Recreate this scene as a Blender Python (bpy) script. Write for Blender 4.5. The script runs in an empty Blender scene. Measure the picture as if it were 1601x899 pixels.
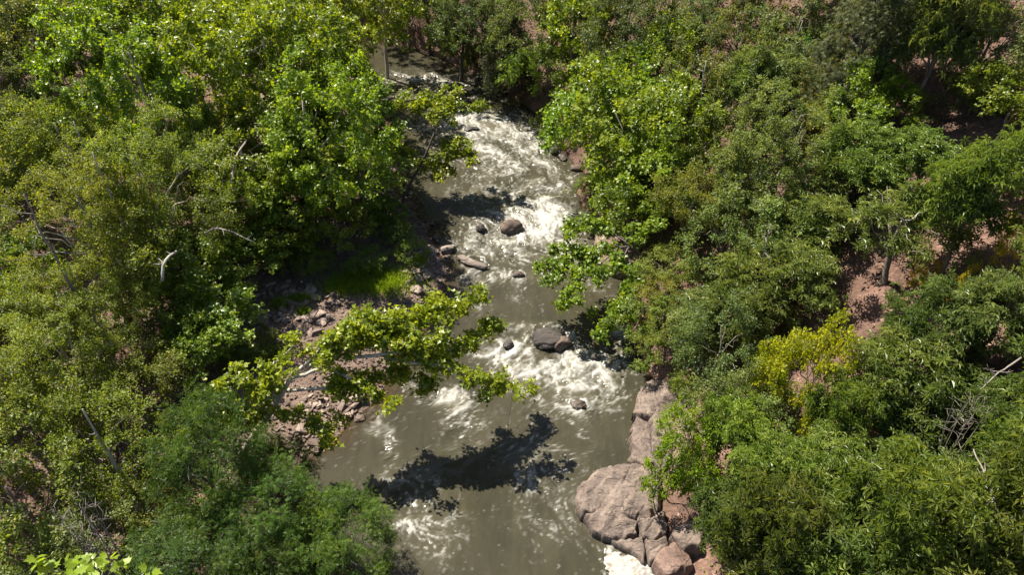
import bpy, bmesh, math, random
import numpy as np
from mathutils import Vector, Matrix

scene = bpy.context.scene
COL = scene.collection
R = math.radians

# ------------------------------------------------------------------ camera, sky, sun, exposure
CAM_H, PITCH, FPX = 38.0, R(40.0), 1200.0          # metres over the water, look-down angle, focal length in photo pixels
cam_data = bpy.data.cameras.new('camera')
cam_data.sensor_width = 36.0
cam_data.lens = 36.0 * FPX / 1601.0
cam_data.clip_start = 0.5
cam_data.clip_end = 3000.0
cam = bpy.data.objects.new('camera', cam_data)
COL.objects.link(cam)
cam.location = (0, 0, CAM_H)
cam.rotation_euler = (math.pi / 2 - PITCH, 0, 0)
scene.camera = cam

SUN_EL, SUN_AZ = R(56.0), R(-47.0)                 # azimuth from +Y (up the river) towards +X
world = bpy.data.worlds.new('World')
scene.world = world
world.use_nodes = True
wn = world.node_tree.nodes
sky = wn.new('ShaderNodeTexSky')
sky.sky_type = 'NISHITA'
sky.sun_disc = False
sky.sun_elevation = SUN_EL
sky.sun_rotation = SUN_AZ
wn['Background'].inputs['Strength'].default_value = 0.05
world.node_tree.links.new(sky.outputs[0], wn['Background'].inputs['Color'])

sun_data = bpy.data.lights.new('sun', 'SUN')
sun_data.energy = 4.0
sun_data.angle = R(0.5)
sun_data.color = (1.0, 0.93, 0.80)
sun = bpy.data.objects.new('sun', sun_data)
COL.objects.link(sun)
sv = Vector((math.sin(SUN_AZ) * math.cos(SUN_EL), math.cos(SUN_AZ) * math.cos(SUN_EL), math.sin(SUN_EL)))
sun.rotation_euler = sv.to_track_quat('Z', 'Y').to_euler()
sun.location = (-30, 60, 80)

scene.view_settings.view_transform = 'Standard'
scene.view_settings.look = 'None'
scene.view_settings.gamma = 1.0
scene.view_settings.exposure = 1.7
scene.render.engine = 'CYCLES'
scene.cycles.use_denoising = True
scene.cycles.max_bounces = 6
scene.cycles.diffuse_bounces = 2
scene.cycles.transmission_bounces = 4
scene.cycles.transparent_max_bounces = 6
scene.cycles.sample_clamp_indirect = 4.0
scene.cycles.caustics_reflective = False
scene.cycles.caustics_refractive = False

# ------------------------------------------------------------------ noise
def _hash(ix, iy, seed):
    h = (ix.astype(np.int64) * 374761393 + iy.astype(np.int64) * 668265263 + seed * 974711) & 0xffffffff
    h = ((h ^ (h >> 13)) * 1274126177) & 0xffffffff
    return ((h ^ (h >> 16)) & 0xffff) / 65535.0

def vnoise(x, y, seed=0):
    x = np.asarray(x, float); y = np.asarray(y, float)
    ix, iy = np.floor(x), np.floor(y)
    fx, fy = x - ix, y - iy
    u = fx * fx * fx * (fx * (fx * 6 - 15) + 10); v = fy * fy * fy * (fy * (fy * 6 - 15) + 10)
    ix = ix.astype(np.int64); iy = iy.astype(np.int64)
    a = _hash(ix, iy, seed); b = _hash(ix + 1, iy, seed); c = _hash(ix, iy + 1, seed); d = _hash(ix + 1, iy + 1, seed)
    return (a + (b - a) * u) * (1 - v) + (c + (d - c) * u) * v

def fbm(x, y, seed=0, octs=4, gain=0.5):
    s, a, t = 0.0, 1.0, 0.0
    x = np.asarray(x, float); y = np.asarray(y, float)
    for k in range(octs):
        xr = x * 0.8 - y * 0.6; yr = x * 0.6 + y * 0.8
        s = s + a * vnoise(xr, yr, seed + 17 * k); t += a; a *= gain
        x, y = xr * 2.03 + 5.2, yr * 2.03 + 1.7
    return s / t

def ridge(x, y, seed=0, octs=3):
    s, a, t = 0.0, 1.0, 0.0
    x = np.asarray(x, float); y = np.asarray(y, float)
    for k in range(octs):
        xr = x * 0.8 - y * 0.6; yr = x * 0.6 + y * 0.8
        s = s + a * (1 - np.abs(2 * vnoise(xr, yr, seed + 31 * k) - 1)); t += a; a *= 0.55
        x, y = xr * 2.1 + 3.1, yr * 2.1 + 7.7
    return s / t

def sstep(a, b, x):
    t = np.clip((x - a) / (b - a), 0, 1)
    return t * t * (3 - 2 * t)

# ------------------------------------------------------------------ where things of the photograph stand
CP, SP = math.cos(PITCH), math.sin(PITCH)
def ray(px, py):
    dx, dy = (px - 800.5) / FPX, -(py - 449.5) / FPX
    return np.array([dx, CP + dy * SP, -SP + dy * CP])
def at(px, py, z=0.0):
    d = ray(px, py)
    t = (z - CAM_H) / d[2]
    return np.array([d[0] * t, d[1] * t, z])
def metres_per_px(px, py, z=0.0):
    d = ray(px, py)
    return (z - CAM_H) / d[2] / FPX

# waterlines of the two banks
LEFT = [(470, 899), (455, 780), (468, 728), (500, 706), (545, 668), (590, 625), (598, 590), (640, 540), (676, 490), (690, 455), (694, 420),
        (682, 385), (668, 360), (650, 320), (632, 285), (622, 250), (612, 210), (598, 170), (580, 128), (510, 98), (380, 76), (200, 58)]
RIGHT = [(1062, 899), (1042, 870), (1032, 845), (1022, 815), (1016, 780), (1012, 742), (1010, 720), (1032, 690), (1036, 640), (1034, 605), (1006, 570), (1000, 552), (992, 520),
         (990, 480), (980, 440), (972, 400), (952, 360), (915, 325), (905, 300), (916, 272), (882, 240), (852, 210), (842, 180), (803, 152),
         (762, 126), (726, 108), (694, 92), (655, 77), (560, 61), (430, 48), (250, 34)]
def edge_line(pts):
    w = np.array([at(*p)[:2] for p in pts])
    o = np.argsort(w[:, 1]); w = w[o]
    ys = np.concatenate([[-60, 0], w[:, 1], [w[-1, 1] + 60]])
    xs = np.concatenate([[w[0, 0] - 1.5, w[0, 0] - 0.5], w[:, 0], [w[-1, 0] - 170]])
    return ys, xs
LY, LX = edge_line(LEFT)
RY, RX = edge_line(RIGHT)
def xl(y): return np.interp(y, LY, LX) + (vnoise(y * 0.9, y * 0 + 3.3, 5) - 0.5) * 0.9 + (vnoise(y * 2.7, y * 0 + 8.3, 6) - 0.5) * 0.4
def xr(y): return np.interp(y, RY, RX) + (vnoise(y * 0.9, y * 0 + 1.3, 7) - 0.5) * 0.5

BAR_Y0, BAR_Y1 = at(300, 705)[1], at(650, 385)[1]
def terrain(x, y):
    x = np.asarray(x, float); y = np.asarray(y, float)
    dl = xl(y) - x; dr = x - xr(y)
    bar = sstep(BAR_Y0 - 6, BAR_Y0, y) * (1 - sstep(BAR_Y1, BAR_Y1 + 6, y))
    n1 = fbm(x * 0.09, y * 0.09, 11) - 0.5
    n2 = fbm(x * 0.5, y * 0.5, 12) - 0.5
    n3 = fbm(x * 2.1, y * 2.1, 13, 3) - 0.5
    # left: gravel bar and flood plain, then a gentle rise
    l = 0.42 * (1 - np.exp(-np.maximum(dl, 0) / 2.2)) + 0.035 * np.maximum(dl, 0) + 1.3 * sstep(13, 20, dl) + 0.13 * np.maximum(dl - 22, 0)
    l = l + n1 * 2.2 * sstep(12, 30, dl) + n2 * 0.5 * sstep(0.3, 6, dl) + n3 * 0.16 * sstep(0, 2, dl)
    # right: rocky toe, then a steep slope
    d = np.maximum(dr, 0)
    q = 1.1 * (1 - np.exp(-d / 0.7)) + 0.52 * np.maximum(d - 1.0, 0) - 0.2 * np.maximum(d - 38, 0) - 0.15 * np.maximum(d - 80, 0)
    q = q + n1 * 3.4 * sstep(3, 16, d) + n2 * 1.5 * sstep(0.5, 4, d) + n3 * 0.35 * sstep(0, 1.5, d)
    # bed
    w = np.minimum(-dl, -dr)
    sl = 0.17 * bar + 0.45 * (1 - bar)
    bed = -np.minimum(np.maximum(np.where(-dl < -dr, -dl * sl, -dr * 0.9), 0), 0.85) - 0.03 + n3 * 0.1
    return np.where(dl > 0, l, np.where(dr > 0, q, bed))
def tz(x, y): return float(terrain(np.array([x]), np.array([y]))[0])

def on_ground(px, py, up=0.0):
    """Where the sight line through a pixel first comes down to `up` metres above the ground."""
    d = ray(px, py)
    t = np.arange(8.0, 260.0, 0.1)
    g = CAM_H + d[2] * t - terrain(d[0] * t, d[1] * t) - up
    k = int(np.argmax(g < 0))
    t = t[k]
    return np.array([d[0] * t, d[1] * t, tz(d[0] * t, d[1] * t)]), t

# ------------------------------------------------------------------ object helpers
def mesh_np(name, verts, faces, mats=(), smooth=False, attrs=None):
    """verts (n,3), faces (m,3) or (m,4) -> mesh"""
    verts = np.asarray(verts, np.float32); faces = np.asarray(faces, np.int32)
    me = bpy.data.meshes.new(name)
    k = faces.shape[1]
    me.vertices.add(len(verts)); me.vertices.foreach_set('co', verts.ravel())
    me.loops.add(faces.size); me.loops.foreach_set('vertex_index', faces.ravel())
    me.polygons.add(len(faces)); me.polygons.foreach_set('loop_start', np.arange(0, faces.size, k, dtype=np.int32))
    me.polygons.foreach_set('use_smooth', np.full(len(faces), smooth, bool))
    for a, val in (attrs or {}).items():
        at_ = me.attributes.new(a, 'FLOAT', 'POINT')
        at_.data.foreach_set('value', np.asarray(val, np.float32))
    for m in mats: me.materials.append(m)
    me.update(calc_edges=True)
    return me

def link(name, me, parent=None, loc=None, kind=None):
    o = bpy.data.objects.new(name, me)
    COL.objects.link(o)
    if parent is not None: o.parent = parent
    if loc is not None: o.location = loc
    if kind: o['kind'] = kind
    return o

def tag(o, label, cat, group=None):
    o['label'] = label; o['category'] = cat
    if group: o['group'] = group
    return o

def thing(name, label, cat, loc=(0, 0, 0), rz=0.0, group=None):
    o = bpy.data.objects.new(name, None)
    COL.objects.link(o)
    o.location = loc; o.rotation_euler = (0, 0, rz); o.empty_display_size = 0.3
    return tag(o, label, cat, group)

def tube(pts, rad, sides=7, close=True):
    """tapered tube through pts -> verts, tris"""
    pts = np.asarray(pts, float); n = len(pts)
    rad = np.asarray(rad, float) if np.ndim(rad) else np.full(n, rad)
    tan = np.gradient(pts, axis=0); tan /= np.linalg.norm(tan, axis=1)[:, None] + 1e-9
    ref = np.array([0.31, 0.17, 0.93]) if abs(tan[0] @ np.array([0.31, 0.17, 0.93])) < 0.9 else np.array([1.0, 0, 0])
    u = np.cross(tan, ref); u /= np.linalg.norm(u, axis=1)[:, None] + 1e-9
    v = np.cross(tan, u)
    a = np.arange(sides) * 2 * math.pi / sides
    V = pts[:, None, :] + rad[:, None, None] * (np.cos(a)[None, :, None] * u[:, None, :] + np.sin(a)[None, :, None] * v[:, None, :])
    V = V.reshape(-1, 3)
    i = np.arange(n - 1)[:, None] * sides; j = np.arange(sides)[None, :]; j2 = (j + 1) % sides
    q0, q1, q2, q3 = (i + j), (i + j2), (i + sides + j2), (i + sides + j)
    F = np.concatenate([np.stack([q0, q1, q2], -1).reshape(-1, 3), np.stack([q0, q2, q3], -1).reshape(-1, 3)])
    if close:
        V = np.concatenate([V, pts[[0, -1]]])
        c0, c1 = n * sides, n * sides + 1
        k = np.arange(sides); k2 = (k + 1) % sides
        F = np.concatenate([F, np.stack([np.full(sides, c0), k2, k], -1), np.stack([np.full(sides, c1), (n - 1) * sides + k, (n - 1) * sides + k2], -1)])
    return V, F

def join(parts):
    V, F, o = [], [], 0
    for v, f in parts:
        V.append(v); F.append(f + o); o += len(v)
    return np.concatenate(V), np.concatenate(F)

# ------------------------------------------------------------------ materials
def new_mat(name):
    m = bpy.data.materials.new(name); m.use_nodes = True
    nt = m.node_tree
    return m, nt, nt.nodes['Principled BSDF'], nt.nodes['Material Output']
def node(nt, typ, **kw):
    n = nt.nodes.new(typ)
    for k, v in kw.items(): setattr(n, k, v)
    return n
def ramp(nt, stops, fac):
    n = nt.nodes.new('ShaderNodeValToRGB')
    while len(n.color_ramp.elements) < len(stops): n.color_ramp.elements.new(0.5)
    for e, (p, c) in zip(n.color_ramp.elements, stops):
        e.position = p; e.color = (*c, 1)
    nt.links.new(fac, n.inputs[0])
    return n.outputs[0]
def noise(nt, scale, detail=4, rough=0.55, vec=None, dist=0.0):
    n = node(nt, 'ShaderNodeTexNoise')
    n.inputs['Scale'].default_value = scale; n.inputs['Detail'].default_value = detail
    n.inputs['Roughness'].default_value = rough; n.inputs['Distortion'].default_value = dist
    if vec is not None: nt.links.new(vec, n.inputs['Vector'])
    return n
def mixc(nt, fac, a, b, blend='MIX'):
    n = node(nt, 'ShaderNodeMix', data_type='RGBA', blend_type=blend)
    for s, v in ((0, fac), (6, a), (7, b)):
        if hasattr(v, 'is_linked'): nt.links.new(v, n.inputs[s])
        elif s == 0: n.inputs[s].default_value = v
        else: n.inputs[s].default_value = (*v, 1)
    return n.outputs[2]
def math_(nt, op, a, b=None, clamp=False):
    n = node(nt, 'ShaderNodeMath', operation=op, use_clamp=clamp)
    for i, v in ((0, a), (1, b)):
        if v is None: continue
        if hasattr(v, 'is_linked'): nt.links.new(v, n.inputs[i])
        else: n.inputs[i].default_value = v
    return n.outputs[0]
def bump(nt, h, strength, dist, bsdf):
    b = node(nt, 'ShaderNodeBump')
    b.inputs['Strength'].default_value = strength; b.inputs['Distance'].default_value = dist
    nt.links.new(h, b.inputs['Height']); nt.links.new(b.outputs[0], bsdf.inputs['Normal'])
def geo_pos(nt): return node(nt, 'ShaderNodeNewGeometry').outputs['Position']

def leaf_material(name, dark, mid, light, transl=0.42, gloss=0.45, spec=0.3):
    """Leaf: pigment by the leaf's own random tint and the plant's own colour; light passes through the blade."""
    m, nt, p, out = new_mat(name)
    a = node(nt, 'ShaderNodeAttribute', attribute_name='tint')
    c = ramp(nt, [(0.0, dark), (0.55, mid), (1.0, light)], a.outputs['Fac'])
    oi = node(nt, 'ShaderNodeObjectInfo')
    c = mixc(nt, 1.0, c, oi.outputs['Color'], 'MULTIPLY')
    nt.links.new(c, p.inputs['Base Color'])
    p.inputs['Roughness'].default_value = gloss
    p.inputs['Specular IOR Level'].default_value = spec
    t = node(nt, 'ShaderNodeBsdfTranslucent')
    tc = mixc(nt, 1.0, c, (2.3, 2.05, 0.5), 'MULTIPLY')
    nt.links.new(tc, t.inputs['Color'])
    mx = node(nt, 'ShaderNodeMixShader'); mx.inputs[0].default_value = transl
    nt.links.new(p.outputs[0], mx.inputs[1]); nt.links.new(t.outputs[0], mx.inputs[2])
    nt.links.new(mx.outputs[0], out.inputs['Surface'])
    return m

def bark_material(name, c0, c1, scale=6.0):
    m, nt, p, out = new_mat(name)
    tc = node(nt, 'ShaderNodeTexCoord'); mp = node(nt, 'ShaderNodeMapping'); mp.inputs['Scale'].default_value = (1, 1, 0.25)
    nt.links.new(tc.outputs['Object'], mp.inputs[0])
    n = noise(nt, scale, 5, 0.65, mp.outputs[0])
    nt.links.new(ramp(nt, [(0.3, c0), (0.7, c1)], n.outputs[0]), p.inputs['Base Color'])
    p.inputs['Roughness'].default_value = 0.9
    bump(nt, n.outputs[0], 0.6, 0.04, p)
    return m

BARK = {
    'grey': bark_material('grey_bark', (0.10, 0.085, 0.065), (0.22, 0.19, 0.15)),
    'pale': bark_material('pale_sycamore_bark', (0.22, 0.19, 0.14), (0.50, 0.46, 0.38), 3.0),
    'dark': bark_material('dark_bark', (0.05, 0.04, 0.03), (0.12, 0.10, 0.08)),
    'dead': bark_material('weathered_dead_wood', (0.12, 0.10, 0.085), (0.26, 0.23, 0.20), 5.0),
    'white': bark_material('bleached_wood', (0.20, 0.18, 0.155), (0.40, 0.375, 0.335), 4.0),
}
LEAF = {
    'syc': leaf_material('sycamore_leaf', (0.068, 0.108, 0.011), (0.132, 0.192, 0.015), (0.225, 0.275, 0.026), 0.42, 0.38, 0.42),
    'box': leaf_material('box_elder_leaf', (0.074, 0.098, 0.013), (0.136, 0.172, 0.020), (0.232, 0.258, 0.040), 0.40),
    'ash': leaf_material('ash_leaf', (0.034, 0.066, 0.012), (0.062, 0.108, 0.018), (0.115, 0.165, 0.030), 0.36),
    'hick': leaf_material('hickory_leaf', (0.058, 0.088, 0.018), (0.108, 0.144, 0.028), (0.190, 0.218, 0.062), 0.36, 0.40, 0.45),
    'ced': leaf_material('cedar_needle', (0.044, 0.054, 0.022), (0.076, 0.088, 0.034), (0.125, 0.134, 0.055), 0.25, 0.6, 0.2),
    'oak': leaf_material('oak_leaf', (0.056, 0.080, 0.020), (0.104, 0.136, 0.029), (0.178, 0.200, 0.052), 0.37),
    'shr': leaf_material('shrub_leaf', (0.062, 0.104, 0.014), (0.112, 0.165, 0.020), (0.185, 0.225, 0.036), 0.42),
    'gold': leaf_material('golden_leaf', (0.12, 0.165, 0.010), (0.25, 0.285, 0.012), (0.38, 0.39, 0.018), 0.43),
}

def rock_material(name, c0, c1, c2, strata=0.0, spots=0.0, scale=1.0):
    m, nt, p, out = new_mat(name)
    pos = geo_pos(nt)
    n1 = noise(nt, 0.8 * scale, 7, 0.62, pos, 0.5)
    c = ramp(nt, [(0.30, c0), (0.5, c1), (0.70, c2)], n1.outputs[0])
    mp = node(nt, 'ShaderNodeMapping'); mp.inputs['Scale'].default_value = (0.8, 2.6, 7.0); mp.inputs['Rotation'].default_value = (0.3, 0.2, 0.55)
    nt.links.new(pos, mp.inputs[0])
    n2 = noise(nt, 1.5 * scale, 6, 0.68, mp.outputs[0], 0.5)
    c = mixc(nt, 0.8, c, ramp(nt, [(0.3, (0.50, 0.47, 0.45)), (0.5, (0.95, 0.93, 0.92)), (0.75, (1.25, 1.18, 1.1))], n2.outputs[0]), 'MULTIPLY')
    n3 = noise(nt, 13 * scale, 5, 0.72, pos)
    c = mixc(nt, 0.7, c, ramp(nt, [(0.3, (0.55, 0.54, 0.54)), (0.55, (1, 1, 1)), (0.8, (1.25, 1.22, 1.18))], n3.outputs[0]), 'MULTIPLY')
    # fissures: thin dark lines along the bedding and across it
    vo = node(nt, 'ShaderNodeTexVoronoi', feature='DISTANCE_TO_EDGE'); vo.inputs['Scale'].default_value = 0.42 * scale
    wv = node(nt, 'ShaderNodeVectorMath', operation='ADD'); nw = noise(nt, 1.7 * scale, 4, .6, pos)
    sc_ = node(nt, 'ShaderNodeVectorMath', operation='SCALE'); sc_.inputs['Scale'].default_value = .9
    nt.links.new(nw.outputs['Color'], sc_.inputs[0]); nt.links.new(mp.outputs[0], wv.inputs[0]); nt.links.new(sc_.outputs[0], wv.inputs[1])
    nt.links.new(wv.outputs[0], vo.inputs['Vector'])
    fis = ramp(nt, [(0.0, (0, 0, 0)), (0.035, (1, 1, 1))], vo.outputs['Distance'])
    nm = noise(nt, .9 * scale, 3, .6, mp.outputs[0])
    fmask = ramp(nt, [(.47, (0, 0, 0)), (.60, (1, 1, 1))], nm.outputs[0])
    fis = math_(nt, 'SUBTRACT', 1.0, math_(nt, 'MULTIPLY', math_(nt, 'SUBTRACT', 1.0, fis), fmask))
    c = mixc(nt, math_(nt, 'MULTIPLY', math_(nt, 'SUBTRACT', 1.0, fis), .75), c, (0.03, 0.024, 0.02))
    if spots:
        n4 = noise(nt, 2.6 * scale, 8, 0.8, mp.outputs[0], 0.8)
        f = ramp(nt, [(0.60, (0, 0, 0)), (0.65, (spots,) * 3)], n4.outputs[0])
        c = mixc(nt, f, c, (0.36, 0.315, 0.265))
    # wet and silt-stained at the waterline
    sx = node(nt, 'ShaderNodeSeparateXYZ'); nt.links.new(pos, sx.inputs[0])
    wet = math_(nt, 'ADD', sx.outputs[2], math_(nt, 'MULTIPLY', n2.outputs[0], -.5))
    wetf = ramp(nt, [(0.0, (1, 1, 1)), (0.16, (0, 0, 0))], wet)
    c = mixc(nt, math_(nt, 'MULTIPLY', wetf, .62), c, (0.028, 0.023, 0.018))
    nt.links.new(c, p.inputs['Base Color'])
    nt.links.new(math_(nt, 'SUBTRACT', .82, math_(nt, 'MULTIPLY', wetf, .5)), p.inputs['Roughness'])
    h = math_(nt, 'ADD', math_(nt, 'ADD', n2.outputs[0], math_(nt, 'MULTIPLY', n3.outputs[0], 0.4)), math_(nt, 'MULTIPLY', fis, .6))
    bump(nt, h, 0.8, 0.09 / scale, p)
    return m
ROCK = {
    'bank': rock_material('grey_brown_bank_rock', (0.082, 0.062, 0.052), (0.162, 0.124, 0.102), (0.245, 0.192, 0.160), spots=0.85),
    'pink': rock_material('pink_rock', (0.128, 0.080, 0.061), (0.203, 0.133, 0.104), (0.256, 0.186, 0.149), spots=0.2),
    'dark': rock_material('wet_dark_rock', (0.019, 0.016, 0.014), (0.040, 0.033, 0.030), (0.090, 0.075, 0.064)),
    'brown': rock_material('brown_boulder', (0.059, 0.043, 0.035), (0.117, 0.083, 0.064), (0.176, 0.128, 0.098)),
    'pale': rock_material('pale_flat_stone', (0.128, 0.101, 0.083), (0.203, 0.165, 0.138), (0.276, 0.234, 0.203)),
}

# ------------------------------------------------------------------ ground: one sheet
def axis(segs):
    out = []
    for a, b, s in segs: out.append(np.arange(a, b, s))
    return np.unique(np.round(np.concatenate(out + [[segs[-1][1]]]), 4))
gx = axis([(-420, -120, 25), (-120, -48, 3), (-48, -26, 0.6), (-26, 30, 0.3), (30, 52, 0.6), (52, 120, 3), (120, 420, 25)])
gy = axis([(-120, -20, 8), (-20, 14, 1.2), (14, 78, 0.3), (78, 120, 0.7), (120, 200, 4), (200, 620, 25)])
GX, GY = np.meshgrid(gx, gy)
GZ = terrain(GX, GY)
def grid_faces(ny, nx, keep=None):
    i = np.arange((ny - 1) * nx).reshape(ny - 1, nx)[:, :-1]
    q = np.stack([i, i + 1, i + nx + 1, i + nx], -1)
    return q[keep] if keep is not None else q.reshape(-1, 4)

m, nt, p, out = new_mat('reddish_soil_and_leaf_litter')
pos = geo_pos(nt)
n1 = noise(nt, 0.35, 6, 0.6, pos, 0.3)
c = ramp(nt, [(0.3, (0.062, 0.036, 0.025)), (0.5, (0.130, 0.076, 0.056)), (0.72, (0.21, 0.126, 0.100))], n1.outputs[0])
vor = node(nt, 'ShaderNodeTexVoronoi'); vor.inputs['Scale'].default_value = 5.0; nt.links.new(pos, vor.inputs['Vector'])
c = mixc(nt, 0.6, c, ramp(nt, [(0.0, (0.45, 0.42, 0.40)), (0.5, (1.0, 0.95, 0.92)), (1.0, (1.5, 1.42, 1.32))], vor.outputs['Color']), 'MULTIPLY')
nt.links.new(c, p.inputs['Base Color']); p.inputs['Roughness'].default_value = 0.95
n2 = noise(nt, 9, 5, 0.7, pos)
bump(nt, math_(nt, 'ADD', n2.outputs[0], vor.outputs['Distance']), 0.9, 0.08, p)
SOIL = m
ground = link('ground', mesh_np('ground', np.stack([GX, GY, GZ], -1).reshape(-1, 3), grid_faces(len(gy), len(gx)), [SOIL], True), kind='structure')

# ------------------------------------------------------------------ river
ys = axis([(-30, 16, 1.0), (16, 60, 0.085), (60, 96, 0.12), (96, 175, 0.8)])
NT = 200
tt = np.linspace(0, 1, NT)
YY = np.repeat(ys[:, None], NT, 1)
A, B = xl(ys) - 0.9, xr(ys) + 2.2
XX = A[:, None] + (B - A)[:, None] * tt[None, :]
# rapids: (pixel x, y of the photograph's rapid, half width and half height there, strength)
RAPIDS = [(650, 122, 55, 7, .75), (692, 126, 30, 8, .6), (640, 150, 40, 8, .25), (735, 150, 50, 16, .4), (700, 190, 45, 14, .6), (770, 192, 70, 18, .62), (805, 215, 50, 20, .65),
          (745, 232, 60, 20, .55), (835, 232, 30, 20, .7), (800, 262, 75, 14, .55), (855, 292, 38, 14, .8), (770, 300, 50, 14, .55), (858, 335, 42, 24, 1.35), (835, 362, 52, 18, 1.25),
          (885, 380, 22, 22, 1.15), (785, 340, 45, 13, .75), (745, 380, 36, 18, .5), (800, 392, 60, 14, .5), (805, 432, 40, 9, .6), (740, 478, 24, 6, .45), (700, 470, 15, 5, .3),
          (930, 450, 40, 22, .22), (795, 552, 36, 16, 1.3), (835, 580, 46, 17, 1.15), (905, 562, 52, 20, 1.2), (905, 602, 55, 22, .68), (910, 635, 42, 9, .55), (965, 520, 18, 14, 1.15),
          (830, 512, 40, 6, .55), (930, 590, 28, 18, .75), (704, 624, 30, 11, 1.05), (722, 660, 26, 34, .36), (645, 600, 18, 16, .45), (588, 655, 10, 20, .62), (610, 700, 9, 26, .4),
          (650, 775, 45, 45, .23), (840, 755, 60, 60, .17), (690, 850, 35, 50, .22), (850, 690, 60, 40, .22), (870, 830, 40, 40, .14), (960, 872, 20, 16, .6), (985, 892, 25, 10, .9), (640, 800, 25, 30, .2)]
dens = np.zeros_like(XX)
for px, py, rx, ry, k in RAPIDS:
    w = at(px, py)
    if py < 300: k *= .88
    sx = rx * metres_per_px(px, py)
    sy = abs(at(px, py - ry)[1] - at(px, py + ry)[1]) / 2
    e = np.exp(-0.5 * (((XX - w[0]) / (sx * .85)) ** 2 + ((YY - w[1]) / (sy * .9)) ** 2))
    dens = 1 - (1 - dens) * (1 - np.clip(k * e, 0, .97)) if k <= 1 else np.maximum(dens, k * e)
# water heaped against the rocks and wakes trailing downstream of them
heap = np.zeros_like(XX)
for px, py, r_ in [(800, 358, 1.0), (858, 532, 1.5), (752, 358, .5), (810, 431, .55), (905, 634, .6), (930, 559, .35), (795, 540, .45), (742, 413, .9), (712, 139, .95), (738, 203, .8), (690, 144, .6)]:
    w = at(px, py); ex, ey = (XX - w[0]) / r_, (YY - w[1]) / r_
    ring = np.exp(-((np.hypot(ex, ey * 1.1) - 1.12) / .28) ** 2)
    wake = np.exp(-(ex / (.75 + .22 * np.maximum(-ey, 0))) ** 2) * sstep(0, 1, -ey) * np.exp(-np.maximum(-ey - 1, 0) / 2.6)
    dens = np.maximum(dens, np.maximum(ring * .72, wake * .66)); heap = np.maximum(heap, ring * sstep(-.4, .8, ey) * .14 * min(r_, 1.2))
# flow-aligned, warped coordinates
mid = (XX - (A + B)[:, None] / 2)
wx = fbm(XX * .35, YY * .25, 41) * 3.2; wy = fbm(XX * .35, YY * .25, 42) * 3.2
U, Vv = mid + wx, YY + wy
waves = fbm(U * .75, Vv * .62, 43, 3)
chop = ridge(U * 1.5, Vv * 1.05, 44, 3)
fil = ridge(U * 2.6 + 2.2 * chop, Vv * 1.15 + 1.2 * waves, 45, 4)
web = ridge(U * 1.25 + 1.5 * waves, Vv * .7, 48, 3)
speck = fbm(XX * 6.5, YY * 5.0, 46, 3)
lace = ridge(XX * 4.3 + wx, YY * 3.1 + wy, 47, 2)
dl, dr = XX - xl(YY), xr(YY) + 1.0 - XX
shore = sstep(0.0, 1.3, np.minimum(dl, dr))
amp = 0.02 + 0.55 * np.clip(dens, 0, 1)
H = (waves - .5) * 1.1 * amp + (chop - .55) * .55 * amp + (fil - .6) * .16 * amp + (speck - .5) * 0.06 * np.clip(dens * 2, .12, 1)
H = (H + heap) * (0.15 + .85 * shore)
crest = np.clip((waves - .48) * 1.8 + (chop - .58) * 2.0, -1, 1)
dd = np.clip(dens, 0, 1.35)
g = .50 * crest + 1.5 * (fil - .60) + .9 * (web - .58) + .45 * (speck - .5)          # where the water breaks
br = .84 * dd + g * .80
foam = np.clip((br - .50) / .72, 0, 1) ** 1.15 * np.clip(dd * 4, 0, 1)
foam = np.clip(foam * (1 + .9 * (speck - .5)), 0, 1)
veil = sstep(.40, 1.0, .75 * dd + .7 * (web - .55) + .9 * (lace - .55)) * np.clip(dd * 4, 0, 1) * .30   # thinner, stretched foam round it
foam = np.maximum(foam, veil)
drift = ridge(U * 2.4, Vv * .75, 49, 3); fine = fbm(XX * 10, YY * 4.5, 50, 3)
thin = sstep(.74, .90, drift) * sstep(.46, .66, fine) * sstep(.05, .25, dens) * .75
thin = np.maximum(thin, sstep(.80, .92, drift) * sstep(.55, .7, fine) * .22)
foam = np.maximum(foam, thin * (1 - .6 * sstep(.4, 1, dens)))
tz_bed = terrain(XX, YY)
depth = np.maximum(H - tz_bed, 0)
churn = np.clip(dens * 1.2, 0, 1) * sstep(.2, .8, waves)          # aerated, milky water round the foam

m, nt, p, out = new_mat('muddy_river_water')
pos = geo_pos(nt)
af = node(nt, 'ShaderNodeAttribute', attribute_name='foam'); ac = node(nt, 'ShaderNodeAttribute', attribute_name='churn'); ad = node(nt, 'ShaderNodeAttribute', attribute_name='depth')
n0 = noise(nt, 0.22, 4, 0.6, pos, 0.5)
body = ramp(nt, [(0.3, (0.034, 0.032, 0.020)), (0.7, (0.046, 0.041, 0.0255))], n0.outputs[0])
mps = node(nt, 'ShaderNodeMapping'); mps.inputs['Scale'].default_value = (1.5, .3, 1); nt.links.new(pos, mps.inputs[0])
ns = noise(nt, 1.1, 5, 0.62, mps.outputs[0], 0.8)
body = mixc(nt, .8, body, ramp(nt, [(.3, (.78, .80, .82)), (.55, (1, 1, 1)), (.75, (1.28, 1.24, 1.2))], ns.outputs[0]), 'MULTIPLY')
body = mixc(nt, math_(nt, 'MULTIPLY', ac.outputs['Fac'], .75), body, (0.117, 0.104, 0.070))
fn = noise(nt, 9, 5, 0.7, pos)
fr = math_(nt, 'MULTIPLY', af.outputs['Fac'], math_(nt, 'ADD', math_(nt, 'MULTIPLY', fn.outputs[0], .9), .55), True)
colr = mixc(nt, fr, body, (0.36, 0.352, 0.325))
nt.links.new(colr, p.inputs['Base Color'])
p.inputs['IOR'].default_value = 1.33
nt.links.new(math_(nt, 'ADD', math_(nt, 'MULTIPLY', fr, .5), .15), p.inputs['Roughness'])
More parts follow.
